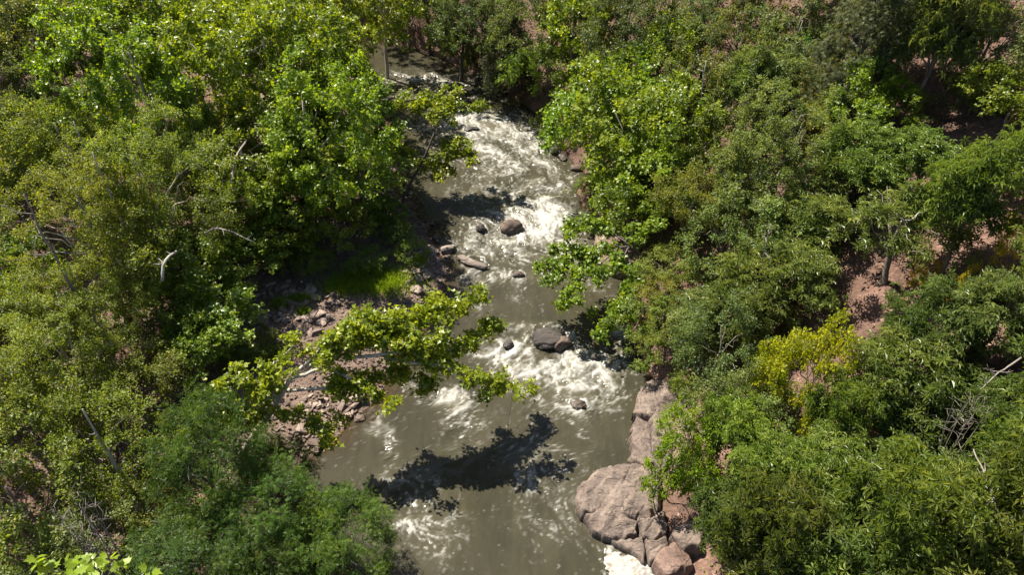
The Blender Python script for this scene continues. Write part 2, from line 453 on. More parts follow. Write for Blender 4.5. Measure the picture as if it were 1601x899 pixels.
mpw = node(nt, 'ShaderNodeMapping'); mpw.inputs['Scale'].default_value = (1.0, .7, 1); nt.links.new(pos, mpw.inputs[0])
r1 = noise(nt, 1.5, 5, 0.62, mpw.outputs[0], 0.7); r2 = noise(nt, 7.0, 3, 0.6, mpw.outputs[0], 0.5)
bump(nt, math_(nt, 'ADD', r1.outputs[0], math_(nt, 'MULTIPLY', r2.outputs[0], .22)), 0.085, 0.10, p)
p.inputs['Specular IOR Level'].default_value = 0.25
tr = node(nt, 'ShaderNodeBsdfTransparent'); tr.inputs[0].default_value = (0.86, 0.74, 0.56, 1)
mx = node(nt, 'ShaderNodeMixShader')
clear = math_(nt, 'POWER', 2.718, math_(nt, 'MULTIPLY', ad.outputs['Fac'], -5.5))
clear = math_(nt, 'MULTIPLY', clear, math_(nt, 'SUBTRACT', 0.93, fr), True)
nt.links.new(clear, mx.inputs[0]); nt.links.new(p.outputs[0], mx.inputs[1]); nt.links.new(tr.outputs[0], mx.inputs[2])
nt.links.new(mx.outputs[0], out.inputs['Surface'])
river = link('river_water', mesh_np('river_water', np.stack([XX, YY, H], -1).reshape(-1, 3), grid_faces(len(ys), NT), [m], True,
             {'foam': foam.ravel(), 'churn': churn.ravel(), 'depth': depth.ravel()}), kind='structure')

# ------------------------------------------------------------------ gravel bar with its stones
rng = np.random.default_rng(7)
def hull_stone(seed, flat=0.45, n=13):
    r_ = random.Random(seed)
    bm = bmesh.new()
    for k in range(n):
        v = Vector((r_.gauss(0, 1), r_.gauss(0, 1), r_.gauss(0, 1))).normalized()
        s = 0.8 + 0.4 * r_.random()
        bm.verts.new((v.x * s * 0.62, v.y * s * 0.42, max(min(v.z, .75), -.75) * s * flat * .5))
    ret = bmesh.ops.convex_hull(bm, input=bm.verts)
    bmesh.ops.delete(bm, geom=[g for g in ret['geom_interior'] if isinstance(g, bmesh.types.BMVert)], context='VERTS')
    bmesh.ops.triangulate(bm, faces=bm.faces)
    return bm
def stone_material(name, lo, mid, hi):
    m, nt, p, out = new_mat(name)
    oi = node(nt, 'ShaderNodeObjectInfo')
    c = ramp(nt, [(0, lo), (.5, mid), (1, hi)], oi.outputs['Random'])
    n = noise(nt, 5, 5, .65, geo_pos(nt))
    c = mixc(nt, .6, c, ramp(nt, [(.3, (.65, .62, .6)), (.7, (1.15, 1.12, 1.1))], n.outputs[0]), 'MULTIPLY')
    nt.links.new(c, p.inputs['Base Color']); p.inputs['Roughness'].default_value = .85
    bump(nt, n.outputs[0], .5, .03, p)
    return m
STONE = stone_material('bar_stone', (0.11, 0.08, 0.064), (0.19, 0.14, 0.113), (0.30, 0.235, 0.195))
STONES = []
for k in range(10):
    bm = hull_stone(100 + k, .35 + .04 * k)
    me = bpy.data.meshes.new('stone'); bm.to_mesh(me); bm.free(); me.materials.append(STONE); STONES.append(me)

# the bar: a sheet of pebbly silt lying on the ground between the trees and the water
bx = np.arange(-34, 1, .25); by = np.arange(BAR_Y0 - 5, BAR_Y1 + 5, .25)
BX, BY = np.meshgrid(bx, by)
DL = xl(BY) - BX
edge = np.minimum(np.minimum(DL + 1.2, 16.5 - DL + 3 * (fbm(BX * .3, BY * .3, 51) - .5)), np.minimum(BY - BAR_Y0 + 3.0, BAR_Y1 + 2.5 - BY) + 5 * (fbm(BX * .35, BY * .35, 53) - .5))
BZ = terrain(BX, BY) + .03 * sstep(0, .4, edge) - .12 * (1 - sstep(-.3, .2, edge)) + (fbm(BX * 3, BY * 3, 52, 3) - .5) * .1 * sstep(0, 1, edge)
fk = edge[:-1, :-1] > -.6
m, nt, p, out = new_mat('pebbly_silt')
pos = geo_pos(nt)
v1 = node(nt, 'ShaderNodeTexVoronoi'); v1.inputs['Scale'].default_value = 9.0; nt.links.new(pos, v1.inputs['Vector'])
n1 = noise(nt, .7, 5, .6, pos)
c = ramp(nt, [(.3, (.085, .055, .041)), (.7, (.17, .118, .092))], n1.outputs[0])
c = mixc(nt, .7, c, ramp(nt, [(0, (.5, .47, .45)), (.5, (1, .96, .93)), (1, (1.5, 1.45, 1.4))], v1.outputs['Color']), 'MULTIPLY')
nt.links.new(c, p.inputs['Base Color']); p.inputs['Roughness'].default_value = .9
bump(nt, math_(nt, 'MULTIPLY', v1.outputs['Distance'], -1.0), .8, .08, p)
bar = link('gravel_bar', mesh_np('gravel_bar', np.stack([BX, BY, BZ], -1).reshape(-1, 3), grid_faces(len(by), len(bx), fk), [m], True), kind='structure')

def on_bar(x, y): return xl(np.array([y]))[0] - x
# where the photograph shows the stones: (pixel, half size, how many)
def place_stone(x, y, s, parent, sink=.25):
    o = link('stone', STONES[rng.integers(len(STONES))], parent)
    o.location = (x, y, tz(x, y) + .05 + s * .09)
    o.rotation_euler = (rng.normal(0, .16), rng.normal(0, .16), rng.uniform(0, 6.28)); o.scale = (s, s * rng.uniform(.8, 1.15), s * rng.uniform(.7, 1.2))
    return o
n_st = 0
for (px, py, rx, ry, n) in [(455, 490, 65, 48, 105), (505, 470, 25, 30, 14), (660, 430, 30, 30, 40), (690, 395, 20, 22, 14), (310, 640, 40, 45, 40), (520, 635, 55, 35, 36), (480, 690, 30, 25, 18), (640, 300, 25, 30, 14), (420, 435, 40, 15, 12)]:
    for k in range(n):
        a, q = rng.uniform(0, 6.28), math.sqrt(rng.uniform(0, 1))
        w, t = on_ground(px + rx * q * math.cos(a), py + ry * q * math.sin(a))
        s = float(np.clip(rng.lognormal(-.62, .38), .3, 1.15))
        place_stone(w[0], w[1], s, bar); n_st += 1
# smaller pebbles between them, too many to pick apart: one part
tmpl = []
for k in range(6):
    bm = hull_stone(300 + k, .6, 9); bm.verts.ensure_lookup_table(); bm.verts.index_update()
    tmpl.append((np.array([v.co[:] for v in bm.verts]), np.array([[v.index for v in f_.verts] for f_ in bm.faces]))); bm.free()
def scatter(points, size, tmpl, rg, tilt=.3):
    out_v, out_f, off = [], [], 0
    which = rg.integers(len(tmpl), size=len(points))
    for k, (tv, tf) in enumerate(tmpl):
        P = points[which == k]; s = size[which == k]; n = len(P)
        a = rg.uniform(0, 6.28, n); ca, sa = np.cos(a), np.sin(a)
        sq = rg.uniform(.7, 1.3, (n, 3)) * s[:, None]
        L = tv[None] * sq[:, None, :]
        X = L[:, :, 0] * ca[:, None] - L[:, :, 1] * sa[:, None]; Y = L[:, :, 0] * sa[:, None] + L[:, :, 1] * ca[:, None]
        Z = L[:, :, 2] + X * rg.normal(0, tilt, n)[:, None] + Y * rg.normal(0, tilt, n)[:, None]
        out_v.append((np.stack([X, Y, Z], -1) + P[:, None, :]).reshape(-1, 3))
        out_f.append((tf[None] + (np.arange(n) * len(tv))[:, None, None] + off).reshape(-1, 3)); off += n * len(tv)
    return np.concatenate(out_v), np.concatenate(out_f)
N = 6500
y_ = rng.uniform(BAR_Y0 - 3, BAR_Y1 + 14, N); d_ = np.abs(rng.gamma(1.6, 3.4, N)) - .5
ok = (d_ < 16)
y_, d_ = y_[ok], d_[ok]; x_ = xl(y_) - d_
pts = np.stack([x_, y_, terrain(x_, y_) + .07], -1)
v, f_ = scatter(pts, np.clip(rng.lognormal(-1.5, .4, len(pts)), .1, .5), tmpl, rng)
link('pebbles', mesh_np('pebbles', v, f_, [STONE]), bar, kind='stuff')

# ------------------------------------------------------------------ rock outcrops of the right bank and boulders
def rock_mass(poly, z0, top, slope, ledge, seed, mat, res=.05, rise=.45, parent=None, name='slab', rough=1.0, fold=(1, .3), planes=()):
    """A rock with the given plan (pixels of the photograph, at height z0), steep sides and ledged top."""
    P = np.array([at(px, py, z0)[:2] for px, py in poly])
    lo, hi = P.min(0) - .1, P.max(0) + .1
    x = np.arange(lo[0], hi[0], res); y = np.arange(lo[1], hi[1], res)
    X, Y = np.meshgrid(x, y)
    Xw = X + (fbm(X * 1.3, Y * 1.3, seed + 3, 3) - .5) * .5; Yw = Y + (fbm(X * 1.3, Y * 1.3, seed + 4, 3) - .5) * .5
    ins = np.zeros(X.shape, bool); dist = np.full(X.shape, 1e9)
    for k in range(len(P)):
        a, b = P[k], P[(k + 1) % len(P)]
        c1 = (a[1] > Yw) != (b[1] > Yw)
        with np.errstate(divide='ignore', invalid='ignore'):
            xi = (b[0] - a[0]) * (Yw - a[1]) / (b[1] - a[1] + 1e-12) + a[0]
        ins ^= c1 & (Xw < xi)
        ab = b - a; t = np.clip(((Xw - a[0]) * ab[0] + (Yw - a[1]) * ab[1]) / (ab @ ab + 1e-9), 0, 1)
        dist = np.minimum(dist, np.hypot(Xw - a[0] - t * ab[0], Yw - a[1] - t * ab[1]))
    d = np.where(ins, dist, -dist)
    c = P.mean(0)
    Z = z0 - 1.3 + (1.3 + top) * np.sqrt(np.clip(1 - (1 - np.clip((d + .1) / rise, 0, 1)) ** 2, 0, 1)) + (X - c[0]) * slope[0] + (Y - c[1]) * slope[1]
    Z = Z + (fbm(X * .4, Y * .4, seed, 2) - .5) * .45 * rough * np.clip(d / .8, 0, 1)
    for gx_, gy_, h_ in planes: Z = np.where(d > 0, np.minimum(Z, z0 + h_ + gx_ * (X - c[0]) + gy_ * (Y - c[1])), Z)
    if ledge > 0:                                   # beds of stone: the surface steps down from bed to bed
        tilt = X * fold[0] * .35 + Y * fold[1] * .35 + (fbm(X * .5, Y * .5, seed + 9, 3) - .5) * .55
        q = (Z + tilt) / ledge
        fr_ = q - np.floor(q)
        Z = Z * .35 + .65 * ((np.floor(q) + sstep(.72, .97, fr_)) * ledge - tilt)
    ca, sa = .86, -.5                               # joints run down towards the water
    Xr, Yr = X * ca + Y * sa, -X * sa + Y * ca
    cr = ridge(Xr * .35 + (fbm(X * 2, Y * 2, seed + 7, 3) - .5) * .35, Yr * 1.5, seed + 5, 2)
    c2 = ridge(Xr * 1.1, Yr * .4, seed + 15, 1)
    Z = Z - (sstep(.93, .98, cr) * .26 + sstep(.96, .99, c2) * .18) * rough * np.clip(d / .3, 0, 1) * sstep(.35, .6, fbm(X * .6, Y * .6, seed + 8, 2))
    Z = Z + (fbm(X * 3.5, Y * 3.5, seed + 6, 4) - .5) * .16 * rough
    Z = np.where(d < -.1, np.minimum(Z, z0 - 1.3), Z)
    keep = (d > -.25)[:-1, :-1]
    V = np.stack([X, Y, Z], -1).reshape(-1, 3)
    F = grid_faces(len(y), len(x), keep)
    used = np.unique(F); remap = np.full(len(V), -1); remap[used] = np.arange(len(used))
    return link(name, mesh_np(name, V[used], remap[F], [mat], True), parent)

oc = thing('rock_outcrop', 'big rounded grey brown rock bulging into the river at the lower right bank', 'rock', (0, 0, 0))
rock_mass([(896, 784), (901, 762), (918, 743), (944, 729), (972, 721), (995, 722), (1030, 735), (1040, 790), (1022, 826), (985, 824), (952, 812), (922, 808), (906, 804)], .7, .75, (.05, .05), .34, 61, ROCK['bank'], parent=oc, rise=.95, rough=.75, fold=(.5, -.9),
          planes=[(.12, .12, .62), (.5, -.05, 1.1), (.02, -.45, 1.0)])
rock_mass([(914, 806), (940, 799), (968, 803), (990, 812), (1000, 840), (975, 848), (945, 842), (926, 832)], .6, .5, (.02, .15), .26, 62, ROCK['bank'], parent=oc, rise=.3, rough=.8, fold=(.4, -1.3), planes=[(.2, .35, .42), (-.25, .1, .6)])
rock_mass([(992, 812), (1012, 812), (1042, 806), (1045, 835), (1022, 846), (1002, 842)], .8, .5, (.02, .15), .26, 162, ROCK['bank'], parent=oc, rise=.3, rough=.8, fold=(.4, -1.3), planes=[(.2, .35, .5), (-.4, .1, .6)])
rock_mass([(952, 846), (985, 846), (1004, 842), (1012, 884), (990, 868), (968, 856)], .4, .4, (.05, .2), .2, 63, ROCK['bank'], parent=oc, rise=.3, rough=.8, fold=(.4, -1.3), planes=[(.3, .3, .3)])
rock_mass([(1006, 846), (1026, 846), (1044, 838), (1046, 852), (1032, 874), (1016, 884)], .6, .4, (.05, .2), .2, 163, ROCK['bank'], parent=oc, rise=.3, rough=.8, fold=(.4, -1.3), planes=[(-.3, .3, .4)])
o2 = thing('rock_outcrop', 'layered grey rock face with a dark crevice upstream of the big rounded rock', 'rock', (0, 0, 0))
rock_mass([(981, 718), (984, 692), (992, 660), (1003, 645), (1016, 655), (1022, 700), (1024, 728), (1002, 730)], .8, .55, (.10, .0), .4, 64, ROCK['bank'], parent=o2, rise=.45, rough=.8, planes=[(.3, .1, .4), (-.3, -.3, .7)])
rock_mass([(1014, 655), (1030, 640), (1050, 655), (1052, 700), (1040, 728), (1026, 726), (1020, 690)], 1.3, .6, (.12, .0), .3, 165, ROCK['bank'], parent=o2, rise=.35, rough=1.0, planes=[(.1, .3, .4)])
rock_mass([(993, 646), (1000, 614), (1015, 598), (1050, 600), (1075, 618), (1070, 648), (1035, 652), (1010, 652)], 1.1, .7, (.14, .02), .24, 65, ROCK['bank'], parent=o2, rise=.3, rough=1.0, planes=[(.3, -.1, .5), (-.1, .3, .6)])
rock_mass([(1048, 655), (1075, 640), (1090, 670), (1085, 725), (1050, 730), (1050, 690)], 2.3, .6, (.2, 0), .35, 66, ROCK['pink'], parent=o2, rise=.6)
o3 = thing('rock_outcrop', 'pink sandstone slab sloping to the water beside the big white rapid', 'rock', (0, 0, 0))
rock_mass([(930, 372), (935, 350), (955, 340), (975, 348), (985, 375), (1008, 398), (1012, 418), (985, 424), (955, 420), (938, 400)], .9, .5, (.12, .02), .5, 67, ROCK['pink'], parent=o3, rise=.7, rough=.6)
o4 = thing('bank_boulder', 'smooth pink boulder at the lower end of the right bank below the big rock', 'boulder', (0, 0, 0))
rock_mass([(1022, 880), (1030, 858), (1050, 848), (1075, 862), (1086, 888), (1075, 899), (1045, 899)], 1.0, .55, (.05, .05), .0, 68, ROCK['pink'], parent=o4, rise=.5, rough=.5, planes=[(.3, .3, .45), (-.35, .05, .5)], name='stone_block')
rock_mass([(1050, 842), (1060, 822), (1085, 818), (1100, 838), (1096, 866), (1072, 862)], 1.3, .6, (.05, .05), .0, 69, ROCK['bank'], parent=o4, rise=.4, rough=.6, planes=[(.25, -.3, .5)], name='stone_block')

def boulder(name, px, py, rad, squash, seed, mat, label, cat='boulder', z=0.0, rz=0.0, facets=5, group=None):
    r_ = random.Random(seed)
    bm = bmesh.new(); bmesh.ops.create_icosphere(bm, subdivisions=4, radius=1.0)
    cuts = [(Vector((r_.gauss(0, 1), r_.gauss(0, 1), r_.gauss(0, .8))).normalized(), .62 + .25 * r_.random()) for _ in range(facets)]
    for v in bm.verts:
        c = v.co.copy()
        for n_, h_ in cuts:
            q = c.dot(n_) - h_
            if q > 0: c -= n_ * q * .88
        v.co = c
    co = np.array([v.co[:] for v in bm.verts])
    dn = (fbm(co[:, 0] * 1.7 + seed, co[:, 1] * 1.7 + co[:, 2] * 1.3, seed, 4) - .5) * .35 + (fbm(co[:, 0] * 6 + seed, co[:, 1] * 6 + co[:, 2] * 5, seed + 1, 3) - .5) * .12
    for v, q in zip(bm.verts, dn):
        v.co *= 1 + q
        v.co = Vector((v.co.x * rad[0], v.co.y * rad[1], v.co.z * rad[2]))
    for fc in bm.faces: fc.smooth = True
    me = bpy.data.meshes.new(name); bm.to_mesh(me); bm.free(); me.materials.append(mat)
    w = at(px, py, z)
    o = link(name, me, loc=(w[0], w[1], z - squash)); o.rotation_euler = (0, 0, rz)
    return tag(o, label, cat, group)
B_ = boulder
B_('boulder', 800, 354, (.95, .85, .8), .15, 4, ROCK['brown'], 'rounded brown boulder standing in the white water of the middle rapid', z=.35, facets=2)
B_('boulder', 858, 526, (1.45, 1.05, .5), .16, 5, ROCK['dark'], 'large dark wet boulder at the head of the lower rapid', z=.35, rz=.3, facets=9)
B_('boulder', 878, 535, (.75, .6, .5), .15, 9, ROCK['brown'], 'smaller grey brown boulder leaning on the large dark wet boulder', z=.35)
B_('boulder', 752, 356, (.5, .45, .4), .1, 12, ROCK['dark'], 'small dark rock in the foam left of the rounded brown boulder', z=.25)
B_('boulder', 810, 428, (.55, .3, .3), .12, 14, ROCK['brown'], 'small reddish rock barely awash below the middle rapid', z=.2)
B_('boulder', 905, 632, (.6, .4, .3), .15, 15, ROCK['brown'], 'small reddish rock breaking the surface at the tail of the lower rapid', z=.18)
B_('boulder', 930, 557, (.3, .28, .3), .1, 16, ROCK['dark'], 'tiny dark rock poking out of the foam near the right bank', z=.2)
B_('boulder', 795, 537, (.42, .35, .3), .1, 17, ROCK['dark'], 'small dark rock left of the large dark wet boulder', z=.25)
B_('flat_rock', 742, 411, (1.25, .42, .28), .08, 21, ROCK['pale'], 'long flat pale rock lying in the shallows off the gravel bar', 'rock', z=.25, rz=-.45)
B_('flat_rock', 727, 404, (.7, .35, .3), .06, 22, ROCK['pale'], 'short flat pale rock against the upper end of the long flat one', 'rock', z=.25, rz=-.3)
B_('flat_rock', 700, 389, (.75, .42, .3), .05, 23, ROCK['pale'], 'flat pale rock at the water edge upstream of the long flat one', 'rock', z=.25, rz=.35)
B_('boulder', 712, 136, (.95, .75, .6), .15, 24, ROCK['dark'], 'dark rock at the far bend with a white riffle left of it', z=.35)
B_('boulder', 738, 201, (.8, .45, .35), .12, 25, ROCK['dark'], 'dark rock awash in the upper rapid', z=.2)
B_('boulder', 690, 142, (.6, .5, .4), .1, 26, ROCK['dark'], 'low dark rock left of the dark rock at the far bend', z=.25)
for k, (px, py, s, lab) in enumerate([(775, 138, .5, 'brown stone at the water edge under the grey cedar by the far bend'), (790, 144, .4, 'small brown stone right of its neighbour under the grey cedar'), (880, 246, .45, 'yellowish stone at the foot of the glossy sycamores by the inlet'),
        (900, 262, .6, 'low brown stone on the right bank at the inlet'), (868, 236, .5, 'grey stone at the right bank just upstream of the inlet'), (660, 372, .6, 'dark stone in the shallows beside the low green bush'), (672, 388, .55, 'brown stone in the shallows near the gravel bar tip'), (682, 370, .4, 'small wet stone just off the low green bush')]):
    B_('bank_stone', px, py, (s, s * .75, s * .55), .05, 40 + k, ROCK['brown' if k % 2 else 'bank'], lab, 'stone', z=.2, rz=k)
# raft of stiff white froth caught below the big rock
w = at(985, 884, .1)
ax_ = np.linspace(-1, 1, 60); FX, FY = np.meshgrid(ax_, ax_)
rr = np.hypot(FX, FY) + (fbm(FX * 2.2 + 4, FY * 2.2, 71, 3) - .5) * .9
hz = .26 * np.sqrt(np.clip(1 - rr, 0, 1)) * (1 + .8 * (fbm(FX * 5, FY * 5, 72, 3) - .5)) - .06
m, nt, p, out = new_mat('white_froth')
n1 = noise(nt, 2.6, 5, .6, geo_pos(nt), 1.2)
nt.links.new(ramp(nt, [(.36, (.20, .16, .11)), (.48, (.31, .30, .275))], n1.outputs[0]), p.inputs['Base Color']); p.inputs['Roughness'].default_value = .7
bump(nt, noise(nt, 14, 4, .6, geo_pos(nt)).outputs[0], .5, .04, p)
fo = link('froth_raft', mesh_np('froth_raft', np.stack([FX * 1.5, FY * 1.15, hz], -1).reshape(-1, 3), grid_faces(60, 60, (rr < .98)[:-1, :-1]), [m], True), loc=(w[0] + .1, w[1] - .25, .12))
tag(fo, 'raft of white froth caught against the rocks at the bottom of the photo', 'foam')

# ------------------------------------------------------------------ trees: trunk with limbs and twigs, crown of single leaves
def unit(v): return v / (np.linalg.norm(v, axis=-1, keepdims=True) + 1e-9)

def leaf_shape(kind):
    """verts (k,3): x across, y along the midrib, z out of the blade; tris"""
    if kind == 'lobed':
        V = [(0, 0, 0), (.52, .30, .06), (.24, .52, .0), (.0, 1.0, -.10), (-.24, .52, .0), (-.52, .30, .06), (.0, .48, -.05)]
        F = [(0, 1, 6), (1, 2, 6), (2, 3, 6), (3, 4, 6), (4, 5, 6), (5, 0, 6)]
    elif kind == 'ovate':
        V = [(0, 0, 0), (.32, .45, .07), (0, 1, -.06), (-.32, .45, .07)]
        F = [(0, 1, 2), (0, 2, 3)]
    elif kind == 'rosette':                        # six long leaflets spreading from one twig end and drooping at the tips
        V, F = [], []
        for k in range(6):
            a = (k - 2.5) * math.radians(56); L = 1.0 - .12 * abs(k - 2.5)
            ca, sa = math.cos(a), math.sin(a)
            o = len(V)
            for (x, y, z) in [(0, .06, .0), (.13, .52, .05), (0, 1.0, -.22), (-.13, .52, .05)]:
                x *= L; y *= L
                V.append((x * ca + y * sa, -x * sa + y * ca, z))
            F += [(o, o + 1, o + 2), (o, o + 2, o + 3)]
    elif kind == 'pinnate':                        # a compound leaf: leaflets in pairs along its stalk
        V, F = [], []
        for k in range(4):
            y = .18 + .22 * k
            for s in ((-1, 1) if k < 3 else (0,)):
                o = len(V)
                if s: a, b, c, d = (0, y, 0), (s * .17, y + .02, .03), (s * .36, y + .12, -.05), (s * .17, y + .17, .03)
                else: a, b, c, d = (0, y, 0), (.09, y + .15, .02), (0, y + .34, -.06), (-.09, y + .15, .02)
                V += [a, b, c, d]; F += [(o, o + 1, o + 2), (o, o + 2, o + 3)]
    elif kind == 'blade':
        V = [(-.045, 0, 0), (.045, 0, 0), (.02, .6, .05), (-.02, .6, .05), (0, 1, -.08)]
        F = [(0, 1, 2), (0, 2, 3), (3, 2, 4)]
    elif kind == 'needle':                         # a flat feathery cedar spray
        V, F = [], []
        for a, L in ((-.75, .7), (-.35, .9), (0, 1.0), (.35, .9), (.75, .7)):
            o = len(V); ca, sa = math.cos(a), math.sin(a)
            for (x, y, z) in [(.05, 0, 0), (-.05, 0, 0), (0, L, -.05)]:
                V.append((x * ca + y * sa, -x * sa + y * ca, z))
            F.append((o, o + 1, o + 2))
    return np.array(V, float), np.array(F)

def leaves_mesh(name, P, A, N, S, tint, kind, mat):
    V, F = leaf_shape(kind)
    A = unit(A); N = unit(N - A * np.sum(N * A, 1, keepdims=True)); X = np.cross(A, N)
    W = P[:, None, :] + S[:, None, None] * (V[None, :, 0:1] * X[:, None, :] + V[None, :, 1:2] * A[:, None, :] + V[None, :, 2:3] * N[:, None, :])
    FF = F[None] + (np.arange(len(P)) * len(V))[:, None, None]
    return mesh_np(name, W.reshape(-1, 3), FF.reshape(-1, 3), [mat], False, {'tint': np.repeat(tint, len(V))})

def sprays(rg, C, outward, clen, n_tw, n_leaf, leaf, up=.8, droop=0.0, spread=.8, jit=1.0):
    """Leafy twigs round the points C -> leaf arrays and the twigs' ends"""
    n = len(C)
    D = outward[:, None, :] * .55 + rg.normal(0, spread, (n, n_tw, 3)) + np.array([0, 0, .15 - droop])
    D = unit(D); D[..., 2] *= .75
    Lt = clen[:, None] * rg.uniform(.55, 1.15, (n, n_tw))
    T0 = np.repeat(C[:, None, :], n_tw, 1); T1 = T0 + D * Lt[..., None]
    u = rg.uniform(.12, 1.02, (n, n_tw, n_leaf)) ** .75
    P = T0[:, :, None, :] + (T1 - T0)[:, :, None, :] * u[..., None]
    P = P + rg.normal(0, leaf * .62 * jit, P.shape)
    P[..., 2] -= droop * Lt[:, :, None] * u ** 2 * .5
    A = D[:, :, None, :] * .6 + rg.normal(0, .6, P.shape) + np.array([0, 0, -.25 - droop * .6])
    N = rg.normal(0, .58, P.shape) + outward[:, None, None, :] * .35 + np.array([0, 0, up])
    S = leaf * rg.uniform(.65, 1.25, P.shape[:3])
    base = np.repeat(rg.normal(.48, .14, (n, 1, 1)), n_tw, 1) + rg.normal(0, .07, (n, n_tw, 1))
    tint = np.clip(base + rg.normal(0, .19, P.shape[:3]) + .12 * (u - .5), 0, 1)
    return P.reshape(-1, 3), A.reshape(-1, 3), N.reshape(-1, 3), S.ravel(), tint.ravel(), T0.reshape(-1, 3), T1.reshape(-1, 3)

def curve(a, b, bow, n=6, rg=None, wob=.0):
    t = np.linspace(0, 1, n)[:, None]
    p = a + (b - a) * t + np.array([0, 0, 1.0]) * bow * (4 * t * (1 - t))
    if rg is not None and wob: p[1:-1] += rg.normal(0, wob, (n - 2, 3))
    return p

def prisms(P0, P1, r0, r1):
    """many thin twigs at once: three-sided"""
    d = unit(P1 - P0); ref = np.where(np.abs(d[:, 2:3]) < .9, np.array([[0, 0, 1.0]]), np.array([[1.0, 0, 0]]))
    u = unit(np.cross(d, ref)); v = np.cross(d, u)
    V = []
    for P, r in ((P0, r0), (P1, r1)):
        for a in (0, 2.094, 4.189):
            V.append(P + np.reshape(r, (-1, 1)) * (math.cos(a) * u + math.sin(a) * v))
    V = np.stack(V, 1)
    f = np.array([(0, 1, 4), (0, 4, 3), (1, 2, 5), (1, 5, 4), (2, 0, 3), (2, 3, 5)])
    F = f[None] + (np.arange(len(P0)) * 6)[:, None, None]
    return V.reshape(-1, 3), F.reshape(-1, 3)

def grow(seed, r, rv, h, trunk_r, n_limb, n_clump, clump, n_tw, n_leaf, leaf, lkind, lmat, bark, up=.8, droop=0.0, shell=.52, stems=1, low=-.45, lumps=.48, conic=0.0, lean=0.0, jit=1.0, spread=.8):
    """A tree of crown radius r and half height rv, height h; its base at the origin."""
    rg = np.random.default_rng(seed)
    hc = h - rv
    ctr = np.array([lean, 0, hc])
    # uneven crown outline: lobes
    LD = unit(rg.normal(0, 1, (9, 3))); LW = rg.uniform(-1, 1, 9)
    def env(d): return 1 + lumps * np.clip((np.maximum(d @ LD.T - .35, 0) * LW[None] * 1.9).sum(1), -1.1, 1.0)
    C = []
    d = unit(rg.normal(0, 1, (n_clump * 14, 3)) * np.array([1, 1, .95])); d = d[d[:, 2] > low]
    q = (shell + (1 - shell) * rg.uniform(0, 1, len(d)) ** .6) * env(d)
    p = ctr + d * q[:, None] * np.array([r, r, rv])
    if conic:
        f = np.clip((p[:, 2] - (hc - rv)) / (2 * rv), 0, 1)
        p[:, :2] = p[:, :2] * (1 - conic * f)[:, None] * 1.15
    md = clump * .62
    for k in range(len(p)):
        if all(((p[k] - c) ** 2).sum() > md * md for c in C): C.append(p[k])
        if len(C) >= n_clump: break
    C = np.array(C)
    outw = unit((C - ctr) / np.array([r, r, rv]) + np.array([0, 0, .25]))
    cl = clump * rg.uniform(.65, 1.3, len(C))
    P, A, N, S, tint, T0, T1 = sprays(rg, C, outw, cl, n_tw, n_leaf, leaf, up, droop, spread, jit)
    crown = leaves_mesh('crown', P, A, N, S, tint, lkind, LEAF[lmat])
    # wood
    wood = []
    nodes, nrad = [], []
    tips = unit(np.stack([np.cos(np.arange(n_limb) * 2.4 + rg.uniform(0, 6)), np.sin(np.arange(n_limb) * 2.4 + rg.uniform(0, 6)), rg.uniform(-.25, 1.1, n_limb)], 1))
    for s in range(stems):
        off = np.array([rg.normal(0, .3), rg.normal(0, .3), 0]) * (stems > 1)
        top = ctr + np.array([rg.normal(0, .1 * r), rg.normal(0, .1 * r), rv * .55]) + off * 3
        tp = curve(off + np.array([0, 0, -.5]), top, 0, 9, rg, .03 * h ** .5)
        tr_ = np.linspace(trunk_r, trunk_r * .22, 9) / stems ** .4; tr_[0] *= 1.35
        wood.append(tube(tp, tr_, 8))
        nodes.append(tp[3:]); nrad.append(tr_[3:])
        for k in range(s, n_limb, stems):
            tip = ctr + tips[k] * np.array([r, r, rv]) * rg.uniform(.55, .85)
            f = np.clip(.35 + .45 * (tips[k][2] + .25) / 1.35 + rg.normal(0, .05), .28, .9)
            a = np.array([np.interp(f, np.linspace(0, 1, 9), tp[:, c]) for c in range(3)])
            lp = curve(a, tip, .10 * r, 7, rg, .035 * r)
            ra = np.linspace(trunk_r * .42 * (1.1 - f * .5), trunk_r * .07, 7)
            wood.append(tube(lp, ra, 6)); nodes.append(lp[2:]); nrad.append(ra[2:])
    nd = np.concatenate(nodes); nr = np.concatenate(nrad)
    # boughs: each leafy end joins the nearest wood already there
    d0 = ((C[:, None, :] - nd[None]) ** 2).sum(2).min(1)
    pool, prad = nd, nr
    J0, J1, ra, rb = [], [], [], []
    for i in np.argsort(d0):
        j = ((pool - C[i]) ** 2).sum(1).argmin()
        r1 = max(min(prad[j] * .6, trunk_r * .12), .008)
        mid = (pool[j] + C[i]) / 2 + rg.normal(0, .06, 3) * np.linalg.norm(C[i] - pool[j])
        J0 += [pool[j], mid]; J1 += [mid, C[i]]; ra += [r1, r1 * .8]; rb += [r1 * .8, r1 * .6]
        pool = np.concatenate([pool, mid[None], C[i][None]]); prad = np.concatenate([prad, [r1 * .8, r1 * .6]])
    wood.append(prisms(np.array(J0), np.array(J1), np.array(ra), np.array(rb)))
    wood.append(prisms(T0, T1, np.full(len(T0), max(trunk_r * .035, .006)), np.full(len(T0), .004)))
    V, F = join(wood)
    trunk = mesh_np('trunk', V, F, [BARK[bark]], True)
    return dict(trunk=trunk, crown=crown, r=r, hc=hc)

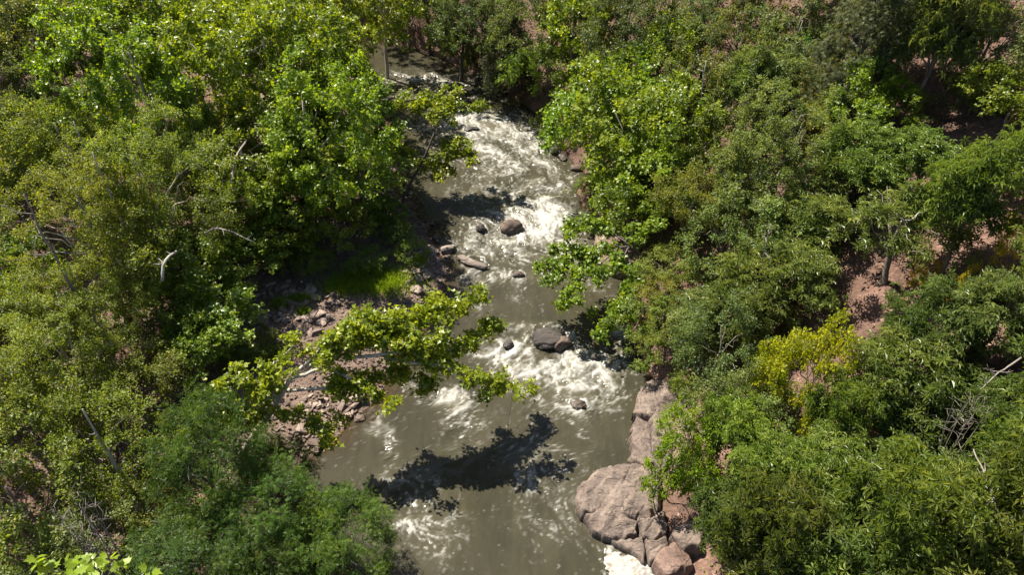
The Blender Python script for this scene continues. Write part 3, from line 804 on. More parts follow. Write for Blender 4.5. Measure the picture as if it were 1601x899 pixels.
PROTO = {
    'syc': [grow(1, 5.2, 4.4, 13, .34, 9, 104, 1.1, 7, 19, .27, 'lobed', 'syc', 'pale'), grow(2, 5.2, 4.8, 14, .36, 10, 106, 1.06, 7, 19, .27, 'lobed', 'syc', 'pale', lumps=.58),
            grow(3, 3.4, 3.0, 8.5, .22, 7, 66, .95, 7, 15, .26, 'lobed', 'syc', 'grey', lumps=.56)],
    'opn': [grow(4, 4.2, 3.4, 10, .22, 9, 58, .95, 6, 15, .27, 'lobed', 'syc', 'pale', lumps=.5, shell=.35)],
    'box': [grow(5, 4.3, 4.0, 11, .24, 9, 102, .9, 8, 27, .15, 'ovate', 'box', 'pale', jit=1.4), grow(6, 4.3, 4.4, 12, .26, 9, 104, .88, 8, 27, .15, 'ovate', 'box', 'pale', lumps=.58, jit=1.4),
            grow(7, 2.8, 2.6, 6.5, .15, 7, 62, .75, 8, 20, .14, 'ovate', 'box', 'grey', lumps=.56, jit=1.4)],
    'ash': [grow(8, 4.2, 3.6, 11, .28, 8, 105, .95, 7, 12, .36, 'pinnate', 'ash', 'grey', lumps=.36), grow(9, 3.2, 2.8, 8, .2, 8, 70, .85, 7, 11, .34, 'pinnate', 'ash', 'grey', lumps=.36)],
    'hick': [grow(10, 2.9, 2.5, 7, .17, 8, 56, .72, 6, 6, .40, 'rosette', 'hick', 'grey', droop=.25, up=1.1), grow(11, 2.9, 2.7, 7.5, .17, 8, 58, .72, 6, 6, .40, 'rosette', 'hick', 'grey', droop=.25, up=1.1, lumps=.61),
             grow(12, 2.0, 1.7, 4.2, .11, 6, 40, .6, 6, 5, .37, 'rosette', 'hick', 'grey', droop=.25, up=1.1, lumps=.56)],
    'hkop': [grow(13, 3.2, 2.6, 8, .2, 9, 38, .7, 5, 5, .37, 'rosette', 'hick', 'grey', droop=.25, up=1.1, lumps=.5, shell=.45)],
    'ced': [grow(14, 2.4, 4.4, 10, .2, 12, 105, .75, 8, 11, .34, 'needle', 'ced', 'dark', conic=.75, low=-.95, droop=.2), grow(15, 2.8, 3.4, 8, .2, 12, 95, .75, 8, 11, .34, 'needle', 'ced', 'dark', conic=.5, low=-.9, lumps=.56)],
    'oak': [grow(16, 3.8, 3.3, 10, .25, 9, 90, .82, 8, 23, .16, 'ovate', 'oak', 'grey', lumps=.54), grow(17, 3.8, 3.7, 11, .25, 9, 92, .82, 8, 23, .16, 'ovate', 'oak', 'dark', lumps=.61),
            grow(18, 2.5, 2.2, 5.6, .15, 7, 60, .7, 7, 20, .15, 'ovate', 'oak', 'grey', lumps=.58)],
    'shr': [grow(19, 1.9, 1.35, 2.6, .06, 7, 48, .5, 7, 17, .12, 'ovate', 'shr', 'grey', stems=4, low=-.2), grow(20, 1.9, 1.6, 3.0, .06, 7, 50, .5, 7, 17, .12, 'ovate', 'shr', 'grey', stems=5, low=-.2, lumps=.61)],
    'gold': [grow(21, 1.9, 1.6, 3.2, .07, 7, 52, .48, 7, 17, .13, 'ovate', 'gold', 'grey', stems=3, low=-.3, lumps=.56)],
}
NAMES = {'syc': ('sycamore_tree', 'tree'), 'opn': ('sycamore_tree', 'tree'), 'box': ('box_elder_tree', 'tree'), 'ash': ('ash_tree', 'tree'), 'hick': ('hickory_tree', 'tree'), 'hkop': ('hickory_tree', 'tree'),
         'ced': ('cedar_tree', 'tree'), 'oak': ('broadleaf_tree', 'tree'), 'shr': ('shrub', 'shrub'), 'gold': ('golden_shrub', 'shrub')}
trg = random.Random(5)
def plant(px, py, rpx, kind, tint, label, group=None, k=None, zs=1.0, lift=0.0):
    """Stand a plant so that its crown is seen round pixel (px, py) of the photograph, rpx pixels in radius."""
    d = ray(px, py)
    ps = PROTO[kind]
    t0 = 45.0
    for _ in range(3):
        pr = min(ps, key=lambda q: abs(math.log(q['r'] / (rpx * t0 / FPX)))) if k is None else ps[k]
        same = [q for q in ps if abs(q['r'] - pr['r']) < .7]
        pr = same[int(px * 7 + py * 3) % len(same)]
        t = np.arange(10.0, 200.0, .1)
        s = rpx * t / FPX / pr['r']
        g = CAM_H + d[2] * t - terrain(d[0] * t, d[1] * t) - pr['hc'] * s * zs - lift
        t0 = t[int(np.argmax(g < 0))]
    s = rpx * t0 / FPX / pr['r']
    x, y = d[0] * t0, d[1] * t0
    nm, cat = NAMES[kind]
    o = thing(nm, label, cat, (x, y, tz(x, y) - .05 + lift), trg.uniform(0, 6.28), group)
    o.scale = (s, s, s * zs * trg.uniform(.88, 1.25))
    for part in ('trunk', 'crown'):
        c = link(part, pr[part], o)
        if part == 'crown': c['kind'] = 'stuff'
        c.color = (*[v * trg.uniform(.93, 1.07) for v in tint], 1)
    return o

# plant colours: pigment relative to its kind; k and some d have shade painted in
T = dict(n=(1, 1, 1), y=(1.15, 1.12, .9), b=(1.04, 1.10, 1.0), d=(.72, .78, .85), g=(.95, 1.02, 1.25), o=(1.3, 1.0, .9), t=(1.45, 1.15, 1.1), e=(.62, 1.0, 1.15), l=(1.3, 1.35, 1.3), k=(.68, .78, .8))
FLORA = [
 # ---- left bank, far rows
 (55, 60, 80, 'oak', 'l', 'soft grey green tree in the upper left corner of the photo'),
 (128, 78, 58, 'oak', 'n', 'dark grey green tree between the upper left corner tree and the bright sycamores'),
 (18, 170, 62, 'oak', 'd', 'dark shaded tree at the left edge below the corner tree'),
 (62, 150, 48, 'box', 'n', 'small olive tree in front of the dark shaded left edge tree'),
 (8, 100, 46, 'oak', 'd', 'dark tree at the left edge between the corner tree and the dark shaded one'),
 (205, 55, 85, 'syc', 'b', 'bright sycamore at the top edge, first from the grey green corner trees'),
 (310, 38, 85, 'syc', 'y', 'yellowish sycamore at the top edge, second from the grey green corner trees'),
 (410, 45, 82, 'syc', 'b', 'bright sycamore at the top edge, third from the grey green corner trees'),
 (505, 35, 75, 'syc', 'y', 'yellowish sycamore at the top edge just left of the hidden river bend'),
 (595, 30, 62, 'opn', 'b', 'thin sycamore at the top edge that the river shows through'),
 (240, 165, 88, 'syc', 'b', 'large sycamore below the top row, above the tree with white branches'),
 (350, 140, 92, 'syc', 'y', 'broad yellowish sycamore in the middle of the upper left canopy'),
 (450, 150, 84, 'syc', 'n', 'sycamore right of the broad yellowish one in the upper left canopy'),
 (525, 118, 62, 'opn', 'b', 'open sycamore with bare pale trunks showing by the far bend'),
 (395, 245, 86, 'syc', 'n', 'sycamore in the centre of the left canopy with a pinkish ground gap below'),
 (480, 235, 80, 'syc', 'b', 'bright sycamore on the left bank behind the leaning river branch'),
 (555, 195, 62, 'syc', 'b', 'sycamore on the left bank opposite the upper rapid'),
 (562, 266, 60, 'syc', 'n', 'sycamore whose dark underside overhangs the left bank'),
 (482, 292, 68, 'syc', 'n', 'deep green sycamore above the shaded hollow on the left bank'),
 (420, 318, 64, 'syc', 'b', 'bright sycamore left of the shaded hollow'),
 (300, 250, 70, 'box', 'b', 'olive tree between the white branched tree and the sycamores'),
 # ---- left bank, olive band
 (100, 250, 78, 'box', 'b', 'olive yellow tree with pale branches showing near its top'),
 (40, 300, 62, 'box', 'n', 'olive tree at the left edge above the bare snag'),
 (190, 240, 60, 'box', 'y', 'yellowish tree right of the white branched snag'),
 (240, 325, 84, 'box', 'b', 'large olive tree in the upper part of the yellow olive band'),
 (145, 370, 86, 'box', 'y', 'large yellow olive tree just right of the bare snag'),
 (310, 345, 66, 'box', 'n', 'olive tree beside the fallen white trunk'),
 (225, 425, 72, 'box', 'b', 'yellow olive tree below the fallen white trunk'),
 (130, 470, 88, 'box', 'y', 'broad yellow olive tree right of the foot of the bare snag'),
 (105, 560, 84, 'box', 'y', 'yellow olive tree above the pale standing stub'),
 (290, 430, 62, 'syc', 'n', 'small dark green sycamore left of the gravel bar'),
 (350, 400, 62, 'syc', 'b', 'bright sycamore at the upper end of the gravel bar'),
 (330, 490, 60, 'syc', 'n', 'green sycamore along the left side of the gravel bar'),
 (240, 520, 66, 'box', 'd', 'darker olive tree between the yellow olive band and the gravel bar'),
 (205, 600, 66, 'box', 'n', 'olive tree right of the pale standing stub'),
 (25, 420, 50, 'syc', 'd', 'dark large leaved sapling behind the bare snag'),
 (30, 500, 46, 'syc', 'n', 'green large leaved sapling at the foot of the bare snag'),
 (15, 610, 55, 'oak', 'd', 'dark tree at the left edge behind the broken stump'),
 # ---- left bank, near
 (50, 690, 84, 'box', 'g', 'olive green tree at the left edge below the broken stump'),
 (165, 700, 78, 'box', 'n', 'olive green tree behind the pale standing stub'),
 (50, 810, 86, 'oak', 'l', 'round light olive tree at the lower left edge'),
 (135, 880, 70, 'oak', 'b', 'green tree at the bottom edge left of the bare brush'),
 (225, 800, 52, 'box', 'n', 'small olive tree between the bare brush and the ash trees'),
 (330, 745, 86, 'ash', 'n', 'dark green ash, the uppermost of the group at the bottom'),
 (418, 722, 52, 'ash', 'n', 'small dark ash leaning over the shaded pool'),
 (275, 850, 84, 'ash', 'n', 'dark green ash at the bottom edge right of the bare brush'),
 (392, 810, 84, 'ash', 'b', 'ash in the middle of the group at the bottom'),
 (545, 868, 78, 'ash', 'l', 'lighter ash reaching furthest over the water at the bottom'),
 (450, 880, 66, 'ash', 'n', 'ash at the bottom edge between the lighter ash and the dark one'),
 (430, 368, 46, 'syc', 'n', 'mid height sycamore between the shaded hollow and the stones'),
 (520, 348, 44, 'syc', 'n', 'low sycamore right in front of the shaded hollow'),
 (600, 325, 36, 'shr', 'n', 'green bush at the left bank below the dark underside sycamore'),
 (455, 405, 30, 'shr', 'b', 'bright bush left of the grass strip'),
 (300, 545, 44, 'syc', 'n', 'dark green sapling between the olive trees and the lower stones'),
 (622, 365, 36, 'shr', 'n', 'low green bush on the point above the gravel bar tip'),
 (640, 400, 24, 'shr', 'b', 'small bright bush on the point below the low green bush'),
 (570, 400, 30, 'shr', 'n', 'green bush at the edge of the shaded hollow behind the grass'),
 (480, 415, 32, 'shr', 'b', 'bright bush at the upper end of the stones beside the grass'),
 (405, 535, 34, 'shr', 'n', 'green bush on the left side of the stones of the gravel bar'),
 (365, 570, 34, 'shr', 'd', 'dark bush on the left side of the gravel bar below the green one'),
 # ---- the far bend and the top of the right bank
 (668, -5, 46, 'oak', 'd', 'dark green shaded tree at the top edge left of the far bend'),
 (712, 35, 52, 'oak', 'd', 'dark shaded tree at the far bend with a pale limb'),
 (758, 68, 38, 'oak', 'k', 'dark shaded tree overhanging the far bend'),
 (745, 10, 54, 'oak', 'k', 'dark tree at the top edge right of the far bend'),
 (798, 76, 36, 'ced', 'n', 'grey cedar at the water edge by the far bend'),
 (860, 20, 62, 'oak', 'b', 'mid green tree at the top edge, above the feathery bright tree'),
 (895, 60, 52, 'syc', 'y', 'yellow green tree behind the feathery bright tree'),
 (858, 112, 56, 'shr', 'b', 'feathery bright green tree at the water edge above the glossy sycamores'),
 (965, 40, 62, 'oak', 'd', 'dark olive tree at the top edge behind the glossy sycamores'),
 (1035, 35, 54, 'oak', 'd', 'dark tree at the top edge with a small glossy sycamore in front'),
 (1110, 25, 54, 'oak', 'g', 'blue green tree at the top edge left of the tan tree'),
 (1045, 90, 45, 'syc', 'n', 'small glossy sycamore in front of the dark top edge trees'),
 (1155, 60, 46, 'oak', 't', 'yellowish tan tree near the top of the right bank'),
 (1120, 120, 52, 'oak', 'n', 'green tree with a pale fork below the tan tree'),
 (955, 148, 60, 'syc', 'n', 'glossy sycamore, uppermost of the row along the right bank'),
 (1000, 150, 62, 'syc', 'b', 'glossy sycamore with bright sprigs behind the waterside ones'),
 (928, 208, 54, 'syc', 'b', 'glossy sycamore overhanging the upper rapid on the right bank'),
 (975, 215, 70, 'syc', 'n', 'large glossy sycamore in the middle of the right bank row'),
 (1055, 200, 62, 'syc', 'n', 'glossy sycamore below the green tree with a pale fork'),
 (976, 280, 52, 'syc', 'n', 'glossy sycamore below the inlet on the right bank'),
 (1025, 275, 60, 'syc', 'b', 'bright sprigged sycamore uphill of the inlet'),
 (1095, 250, 52, 'oak', 'n', 'mid green tree between the sycamore row and the soft olive trees'),
 (985, 325, 46, 'syc', 'd', 'shaded sycamore above the pink slab'),
 (596, 30, 22, 'shr', 'k', 'dark bush on the far bank seen through the thin sycamore'),
 (705, 86, 17, 'shr', 'k', 'dark bush at the water edge of the far bend'),
 (738, 105, 16, 'shr', 'k', 'dark bush at the water edge left of the grey cedar'),
 (636, 0, 40, 'oak', 'n', 'dark shaded tree behind the thin sycamore at the top edge'),
 (855, 192, 20, 'shr', 'n', 'low bush at the right waterline beside the upper rapid'),
 (876, 226, 20, 'shr', 'd', 'low dark bush at the right waterline just upstream of the inlet'),
 (915, 292, 22, 'shr', 'n', 'low bush at the right waterline just below the inlet'),
 (932, 325, 22, 'shr', 'n', 'low bush at the right waterline above the pink slab'),
 # ---- right slope, upper
 (1195, 120, 56, 'hick', 'g', 'grey green tree below the tan tree'),
 (1245, 65, 52, 'oak', 'g', 'blue green tree at the top of the slope left of the vine patch'),
 (1285, 75, 42, 'shr', 'e', 'emerald vine covered clump near the top of the slope'),
 (1225, 150, 48, 'oak', 'g', 'blue green tree under the emerald clump'),
 (1275, 150, 34, 'box', 'o', 'brownish olive shrub right under the emerald clump'),
 (1225, 225, 62, 'oak', 'l', 'soft grey olive tree in the middle of the right bank canopy'),
 (1295, 205, 40, 'box', 'o', 'yellow brown shrub right of the soft grey olive tree'),
 (1165, 170, 50, 'oak', 'n', 'green tree left of the soft grey olive tree'),
 (1350, 70, 58, 'ced', 'n', 'tall dark cedar near the top of the slope'),
 (1405, 30, 54, 'ced', 'd', 'black green cedar at the top edge right of the tall dark one'),
 (1350, 150, 44, 'syc', 'n', 'light green sycamore under the tall dark cedar'),
 (1405, 165, 34, 'syc', 'b', 'small bright sycamore below the red soil patch'),
 (1470, 60, 58, 'hick', 'g', 'grey green tree at the top edge right of the cedars'),
 (1550, 40, 66, 'oak', 'g', 'grey green tree in the upper right corner of the photo'),
 (1535, 130, 38, 'hick', 'n', 'hickory under the upper right corner tree'),
 (1590, 150, 46, 'syc', 'n', 'bright green tree at the right edge below the corner tree'),
 # ---- right slope, middle
 (1185, 290, 56, 'oak', 'b', 'olive green tree below the soft grey olive tree'),
 (1125, 310, 56, 'oak', 'b', 'mid green tree uphill of the pink slab'),
 (1075, 345, 52, 'box', 'n', 'olive tree directly uphill of the pink slab'),
 (1130, 385, 56, 'oak', 'b', 'green tree above the bare earth hollow'),
 (1195, 365, 58, 'oak', 'l', 'grey green tree with bare twigs showing, left of the red slope'),
 (1250, 315, 54, 'oak', 'b', 'green tree left of the rosette leaved trees'),
 (1045, 420, 42, 'box', 'b', 'yellow olive shrub with one orange sprig above the brown thicket'),
 (1025, 480, 36, 'box', 'o', 'brownish thicket over the mouth of the lower rapid'),
 (1045, 530, 38, 'box', 'b', 'olive shrub overhanging the shaded water of the lower rapid'),
 (1110, 490, 52, 'hick', 'g', 'grey green tree with large leaves left of the bare earth hollow'),
 (1190, 450, 50, 'hick', 'n', 'large leaved tree right of the bare earth hollow'),
 (1260, 440, 48, 'hick', 'n', 'rosette leaved tree left of the red slope'),
 (1120, 565, 56, 'oak', 'g', 'grey green tree left of the golden tree'),
 (1185, 500, 44, 'hick', 'g', 'large leaved tree just above the golden tree'),
 (1290, 350, 46, 'hick', 'n', 'rosette leaved tree at the left border of the red slope'),
 (1355, 250, 62, 'hick', 'b', 'large rosette leaved tree above the red slope'),
 (1335, 200, 44, 'syc', 'n', 'light leaved tree behind the large rosette leaved one'),
 (1455, 240, 56, 'hick', 'b', 'rosette leaved tree at the upper right border of the red slope'),
 (1420, 340, 92, 'hkop', 'n', 'open hickory with a dark trunk that the red slope shows through'),
 (1530, 300, 66, 'hick', 'b', 'hickory left of the shaded gully at the right edge'),
 (1585, 270, 40, 'hick', 'b', 'hickory at the right edge above the shaded gully'),
 (1575, 470, 66, 'hick', 'g', 'grey green hickory at the right edge below the golden spray'),
 (1480, 520, 66, 'hick', 'd', 'dark hickory below the red slope'),
 (1412, 575, 64, 'hick', 'n', 'large hickory just right of the golden tree'),
 (1450, 640, 66, 'hick', 'd', 'deep green hickory above the black shaded hollow on the right'),
 (1555, 640, 44, 'hick', 'd', 'dark hickory beside the dead forked branch on the right'),
 # ---- right slope, near
 (1250, 585, 56, 'gold', 'n', 'golden yellow tree on the right slope'),
 (1272, 678, 30, 'gold', 'b', 'small golden clump just below the golden tree'),
 (1210, 600, 34, 'gold', 'n', 'golden shoulder sprig left of the golden tree'),
 (1140, 640, 54, 'oak', 'b', 'green tree uphill of the layered rock face'),
 (1195, 670, 48, 'oak', 'b', 'green tree between the layered rock and the golden clump'),
 (1345, 655, 44, 'hick', 'n', 'small hickory right of the golden clump'),
 (1175, 610, 40, 'oak', 'n', 'low green tree left of the golden tree'),
 (1340, 300, 44, 'hick', 'n', 'hickory at the upper left border of the red slope'),
 (1065, 600, 28, 'shr', 'y', 'yellow green bush on top of the layered rock face'),
 (1055, 690, 22, 'shr', 'y', 'small bush growing in the layered rock face'),
 (1060, 755, 52, 'gold', 's', 'yellow green shrub on the big rounded rock'),
 (1120, 750, 40, 'shr', 'b', 'green shrub behind the yellow green one on the big rounded rock'),
 (1010, 735, 16, 'shr', 'y', 'tuft of green between the two rock masses'),
 (1160, 700, 44, 'hick', 'l', 'light green tree above the shrubs of the big rounded rock'),
 (1215, 750, 56, 'hick', 'b', 'light green large leaved tree below the golden clump'),
 (1162, 835, 46, 'hick', 'd', 'green tree beside the pink boulder at the lower end'),
 (1300, 745, 72, 'hick', 'b', 'large light green hickory in the lower right canopy'),
 (1232, 850, 64, 'hick', 'd', 'hickory at the bottom edge right of the pink boulder'),
 (1405, 755, 70, 'hick', 'n', 'broad hickory below the black shaded hollow'),
 (1330, 850, 66, 'hick', 'g', 'grey green hickory at the bottom edge, second from the pink boulder'),
 (1450, 850, 78, 'hick', 'b', 'light green hickory at the bottom edge, third from the pink boulder'),
 (1510, 755, 58, 'hick', 'd', 'hickory just left of the dead forked branch'),
 (1590, 740, 58, 'hick', 'g', 'grey green hickory at the right edge right of the dead forked branch'),
 (1570, 850, 78, 'hick', 'n', 'hickory in the lower right corner of the photo'),
 (1445, 440, 22, 'gold', 'o', 'small golden spray at the foot of the open hickory'),
 (1500, 468, 24, 'gold', 'o', 'golden spray below the open hickory, right of the small one'),
 (1592, 395, 32, 'gold', 'o', 'golden spray at the right edge'),
 (1590, 180, 18, 'gold', 'o', 'tiny golden spray at the right edge near the top'),
]
T['s'] = (.62, .82, .9)
for (px, py, rp, kd, tn, lab) in FLORA:
    plant(px, py, rp * (.98 if kd == 'ash' else 1.12 if kd not in ('gold', 'shr') else 1.05), kd, T[tn], lab, zs=1.9 if (kd, tn) == ('shr', 'k') else .62 if 'gravel bar' in lab else .8 if 'hollow' in lab or 'underside' in lab else .8 if 'red slope' in lab else 1.9 if 'golden yellow tree' in lab else 1.5 if kd == 'gold' else (1.35, .85, 1.65, 1.05)[int(px * 3 + py) % 4] if kd == 'hick' else 1.0)
# the wood goes on past the frame
EDGE = [(-90, 60, 95, 'oak', 'l', 'tree cut off by the left edge beside the corner tree'), (-80, 200, 90, 'oak', 'n', 'tree cut off by the left edge beside the dark shaded tree'), (-70, 330, 85, 'box', 'n', 'olive tree cut off by the left edge above the bare snag'),
 (-90, 480, 90, 'box', 'b', 'olive tree cut off by the left edge beside the bare snag'), (-80, 640, 90, 'oak', 'n', 'tree cut off by the left edge beside the broken stump'), (-90, 800, 95, 'box', 'n', 'olive tree cut off by the left edge near the bottom'),
 (60, 960, 90, 'oak', 'n', 'tree cut off by the bottom edge in the left corner'), (230, 970, 80, 'ash', 'n', 'ash cut off by the bottom edge below the bare brush'), (400, 985, 90, 'ash', 'n', 'ash cut off by the bottom edge below the middle ash'), (560, 990, 70, 'ash', 'n', 'ash cut off by the bottom edge at the water'),
 (1680, 80, 75, 'oak', 'g', 'grey green tree cut off by the right edge at the upper corner'), (1690, 220, 75, 'hick', 'n', 'hickory cut off by the right edge above the gully'), (1690, 400, 80, 'hick', 'n', 'hickory cut off by the right edge beside the golden spray'),
 (1700, 560, 85, 'hick', 'b', 'hickory cut off by the right edge below the golden spray'), (1690, 700, 85, 'hick', 'n', 'hickory cut off by the right edge beside the forked branch'), (1690, 850, 90, 'hick', 'g', 'hickory cut off by the right edge at the lower corner'),
 (1180, 960, 80, 'hick', 'n', 'hickory cut off by the bottom edge below the pink boulder'), (1330, 970, 85, 'hick', 'b', 'hickory cut off by the bottom edge, second from the pink boulder'), (1500, 970, 85, 'hick', 'n', 'hickory cut off by the bottom edge, third from the pink boulder')]
EDGE += [(1180, -45, 70, 'oak', 'n', 'tree cut off by the top edge above the tan tree'), (1290, -50, 62, 'oak', 'd', 'dark tree cut off by the top edge above the emerald clump'), (1375, -45, 62, 'oak', 'n', 'tree cut off by the top edge above the tall dark cedar'),
 (1470, -40, 64, 'oak', 'd', 'dark tree cut off by the top edge right of the cedars'), (1570, -45, 70, 'oak', 'g', 'grey green tree cut off by the top edge above the corner tree'), (1060, -50, 60, 'oak', 'd', 'dark tree cut off by the top edge above the glossy sycamores'),
 (1310, 20, 32, 'oak', 'd', 'dark tree by the red bank at the top edge of the right slope'), (1500, -5, 46, 'oak', 'd', 'dark tree at the top edge between the two grey green ones'), (900, -40, 60, 'oak', 'n', 'tree cut off by the top edge above the yellow green one'), (980, -45, 60, 'oak', 'd', 'dark tree cut off by the top edge above the dark olive one')]
for (px, py, rp, kd, tn, lab) in EDGE: plant(px, py, rp, kd, T[tn], lab)
for k in range(26):
    x = -75 + 6.6 * k + trg.uniform(-2, 2); y = 112 + trg.uniform(0, 22)
    if xl(y) - 1 < x < xr(y) + 1: continue
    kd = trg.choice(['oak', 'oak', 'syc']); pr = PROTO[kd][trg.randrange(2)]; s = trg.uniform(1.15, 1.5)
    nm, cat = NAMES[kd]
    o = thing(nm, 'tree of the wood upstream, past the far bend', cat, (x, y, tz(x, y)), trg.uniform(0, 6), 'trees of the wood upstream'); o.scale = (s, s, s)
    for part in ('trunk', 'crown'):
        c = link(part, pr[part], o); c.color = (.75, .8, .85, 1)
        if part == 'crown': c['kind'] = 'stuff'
for k in range(14):
    x = -46 - trg.uniform(0, 26); y = 26 + 6 * k + trg.uniform(-2, 2)
    kd = trg.choice(['oak', 'box', 'syc']); pr = PROTO[kd][trg.randrange(2)]; s = trg.uniform(.9, 1.3)
    nm, cat = NAMES[kd]
    o = thing(nm, 'tree of the wood behind the olive trees of the left bank', cat, (x, y, tz(x, y)), trg.uniform(0, 6), 'trees of the wood behind the left bank'); o.scale = (s, s, s)
    for part in ('trunk', 'crown'):
        c = link(part, pr[part], o); c.color = (.95, 1, 1, 1)
        if part == 'crown': c['kind'] = 'stuff'

# ------------------------------------------------------------------ trees with branches placed one by one
def pix(p):
    """(px, py, z) -> world; z None puts the point on the ground"""
    if p[2] is None: return on_ground(p[0], p[1])[0]
    return at(*p)
def smooth_path(P, n=12):
    """n points along a smooth curve through P"""
    P = np.asarray(P, float)
    if len(P) < 3: return P[0] + (P[-1] - P[0]) * np.linspace(0, 1, n)[:, None]
    Q = np.concatenate([[2 * P[0] - P[1]], P, [2 * P[-1] - P[-2]]]); out = []
    for u in np.linspace(0, len(P) - 1, n):
        i = min(int(u), len(P) - 2) + 1; t = u - (i - 1)
        out.append(.5 * (2 * Q[i] + (Q[i + 1] - Q[i - 1]) * t + (2 * Q[i - 1] - 5 * Q[i] + 4 * Q[i + 1] - Q[i + 2]) * t ** 2 + (3 * Q[i] - Q[i - 1] - 3 * Q[i + 1] + Q[i + 2]) * t ** 3))
    return np.array(out)
def hero(name, label, trunk, limbs, seed, leaf, lmat, clump, gap, r0, start=.3, bark='pale', color=(1, 1, 1), n_tw=6, n_leaf=13, side=.5, lkind='lobed'):
    rg = np.random.default_rng(seed)
    tp = smooth_path([pix(p) for p in trunk], 14); tp[0, 2] -= .4
    base = tp[0].copy()
    o = thing(name, label, 'tree', base)
    V, F = tube(tp - base, np.linspace(r0, r0 * .5, len(tp)), 9)
    link('trunk', mesh_np('trunk', V, F, [BARK[bark]], True), o)
    C, OUT = [], []
    for L in limbs:
        lp = smooth_path([pix(p) for p in L], 14); lp[1:] += rg.normal(0, .05, (13, 3))
        k0 = ((tp - lp[0]) ** 2).sum(1).argmin()
        w = [tube(lp - base, np.linspace(r0 * .42, .015, len(lp)), 6)]
        seg = np.linalg.norm(np.diff(lp, axis=0), axis=1); cum = np.concatenate([[0], np.cumsum(seg)])
        n = max(2, int(cum[-1] * (1 - start) / gap))
        for u in np.linspace(start, 1, n):
            c = np.array([np.interp(u * cum[-1], cum, lp[:, j]) for j in range(3)])
            for q in range(2):
                e = c + rg.normal(0, side, 3) * np.array([1, 1, .45]) * (1 if q else .35)
                C.append(e); OUT.append(unit(e - c + (lp[-1] - lp[0]) * .12 + np.array([0, 0, .5])))
                w.append(prisms((c - base)[None], (e - base)[None], [.014], [.008]))
        V, F = join(w)
        link('limb', mesh_np('limb', V, F, [BARK[bark]], True), o)
    C = np.array(C); OUT = np.array(OUT)
    P, A, N, S, tint, T0, T1 = sprays(rg, C, OUT, clump * rg.uniform(.5, 1.3, len(C)), n_tw, n_leaf, leaf, .8, .05)
    cr = link('crown', leaves_mesh('crown', P - base, A, N, S, tint, lkind, LEAF[lmat]), o, kind='stuff'); cr.color = (*color, 1)
    V, F = prisms(T0 - base, T1 - base, np.full(len(T0), .009), np.full(len(T0), .004))
    link('twigs', mesh_np('twigs', V, F, [BARK['grey']], False), o, kind='stuff')
    return o
hero('sycamore_tree', 'big sycamore spreading sunlit yellow green branches over the gravel bar and the river',
     [(372, 720, None), (405, 672, 3.5), (440, 615, 6.0), (455, 590, 7.0)],
     [[(455, 592, 7), (540, 552, 7.4), (640, 512, 7.8), (715, 478, 8), (748, 462, 8)], [(540, 560, 7), (640, 552, 7), (720, 545, 6.4), (778, 503, 6.2)], [(600, 560, 6.8), (700, 575, 6.4), (760, 598, 5.2), (806, 614, 4.6)],
      [(445, 610, 6), (520, 606, 5.8), (600, 590, 5.6), (672, 606, 5.2)], [(455, 592, 7), (505, 545, 7.8), (548, 510, 8.2), (575, 496, 8.4)], [(405, 672, 3.6), (365, 640, 5.5), (345, 640, 6.5)], [(430, 630, 5.6), (420, 580, 7.5), (440, 560, 8.0), (455, 545, 8.2)],
      [(430, 640, 5), (480, 655, 4.5), (520, 680, 3.8)], [(520, 555, 7.5), (600, 518, 8), (660, 485, 8.2), (692, 476, 8.2)], [(440, 615, 6), (390, 600, 7.4), (350, 612, 7.6)], [(500, 570, 7), (560, 600, 6.2), (600, 622, 5.4)], [(480, 575, 7.2), (560, 530, 8), (640, 540, 7.8), (690, 525, 7.6)],
      [(540, 555, 7.4), (560, 520, 8.2), (548, 508, 8.6)], [(420, 650, 4.6), (400, 640, 6), (420, 620, 7)], [(455, 592, 7), (500, 575, 7.6), (530, 530, 8.3), (608, 505, 8.6)]],
     91, .27, 'syc', .56, .60, .27, start=.3, color=(1.3, 1.16, .9), side=.45)
hero('sycamore_tree', 'leaning young sycamore reaching out over the upper rapid in two leafy tiers',
     [(628, 312, None), (648, 275, 2.2), (664, 245, 4.2), (680, 205, 6.4)],
     [[(664, 245, 4.2), (625, 240, 4.6), (598, 232, 4.8)], [(664, 245, 4.2), (705, 240, 4.6), (742, 246, 4.4)], [(670, 230, 5), (700, 222, 5.2), (728, 228, 5.2)], [(680, 205, 6.4), (684, 172, 7.6), (650, 152, 8)], [(682, 190, 7), (710, 166, 7.6), (746, 170, 7.4)], [(682, 185, 7.2), (660, 170, 7.6), (622, 160, 7.8)], [(684, 175, 7.5), (700, 150, 8), (712, 145, 8.2)], [(655, 262, 3), (680, 262, 3.2), (705, 268, 3)]],
     92, .27, 'syc', .62, .55, .14, start=.25, bark='dark', color=(1.2, 1.08, 1), side=.55)
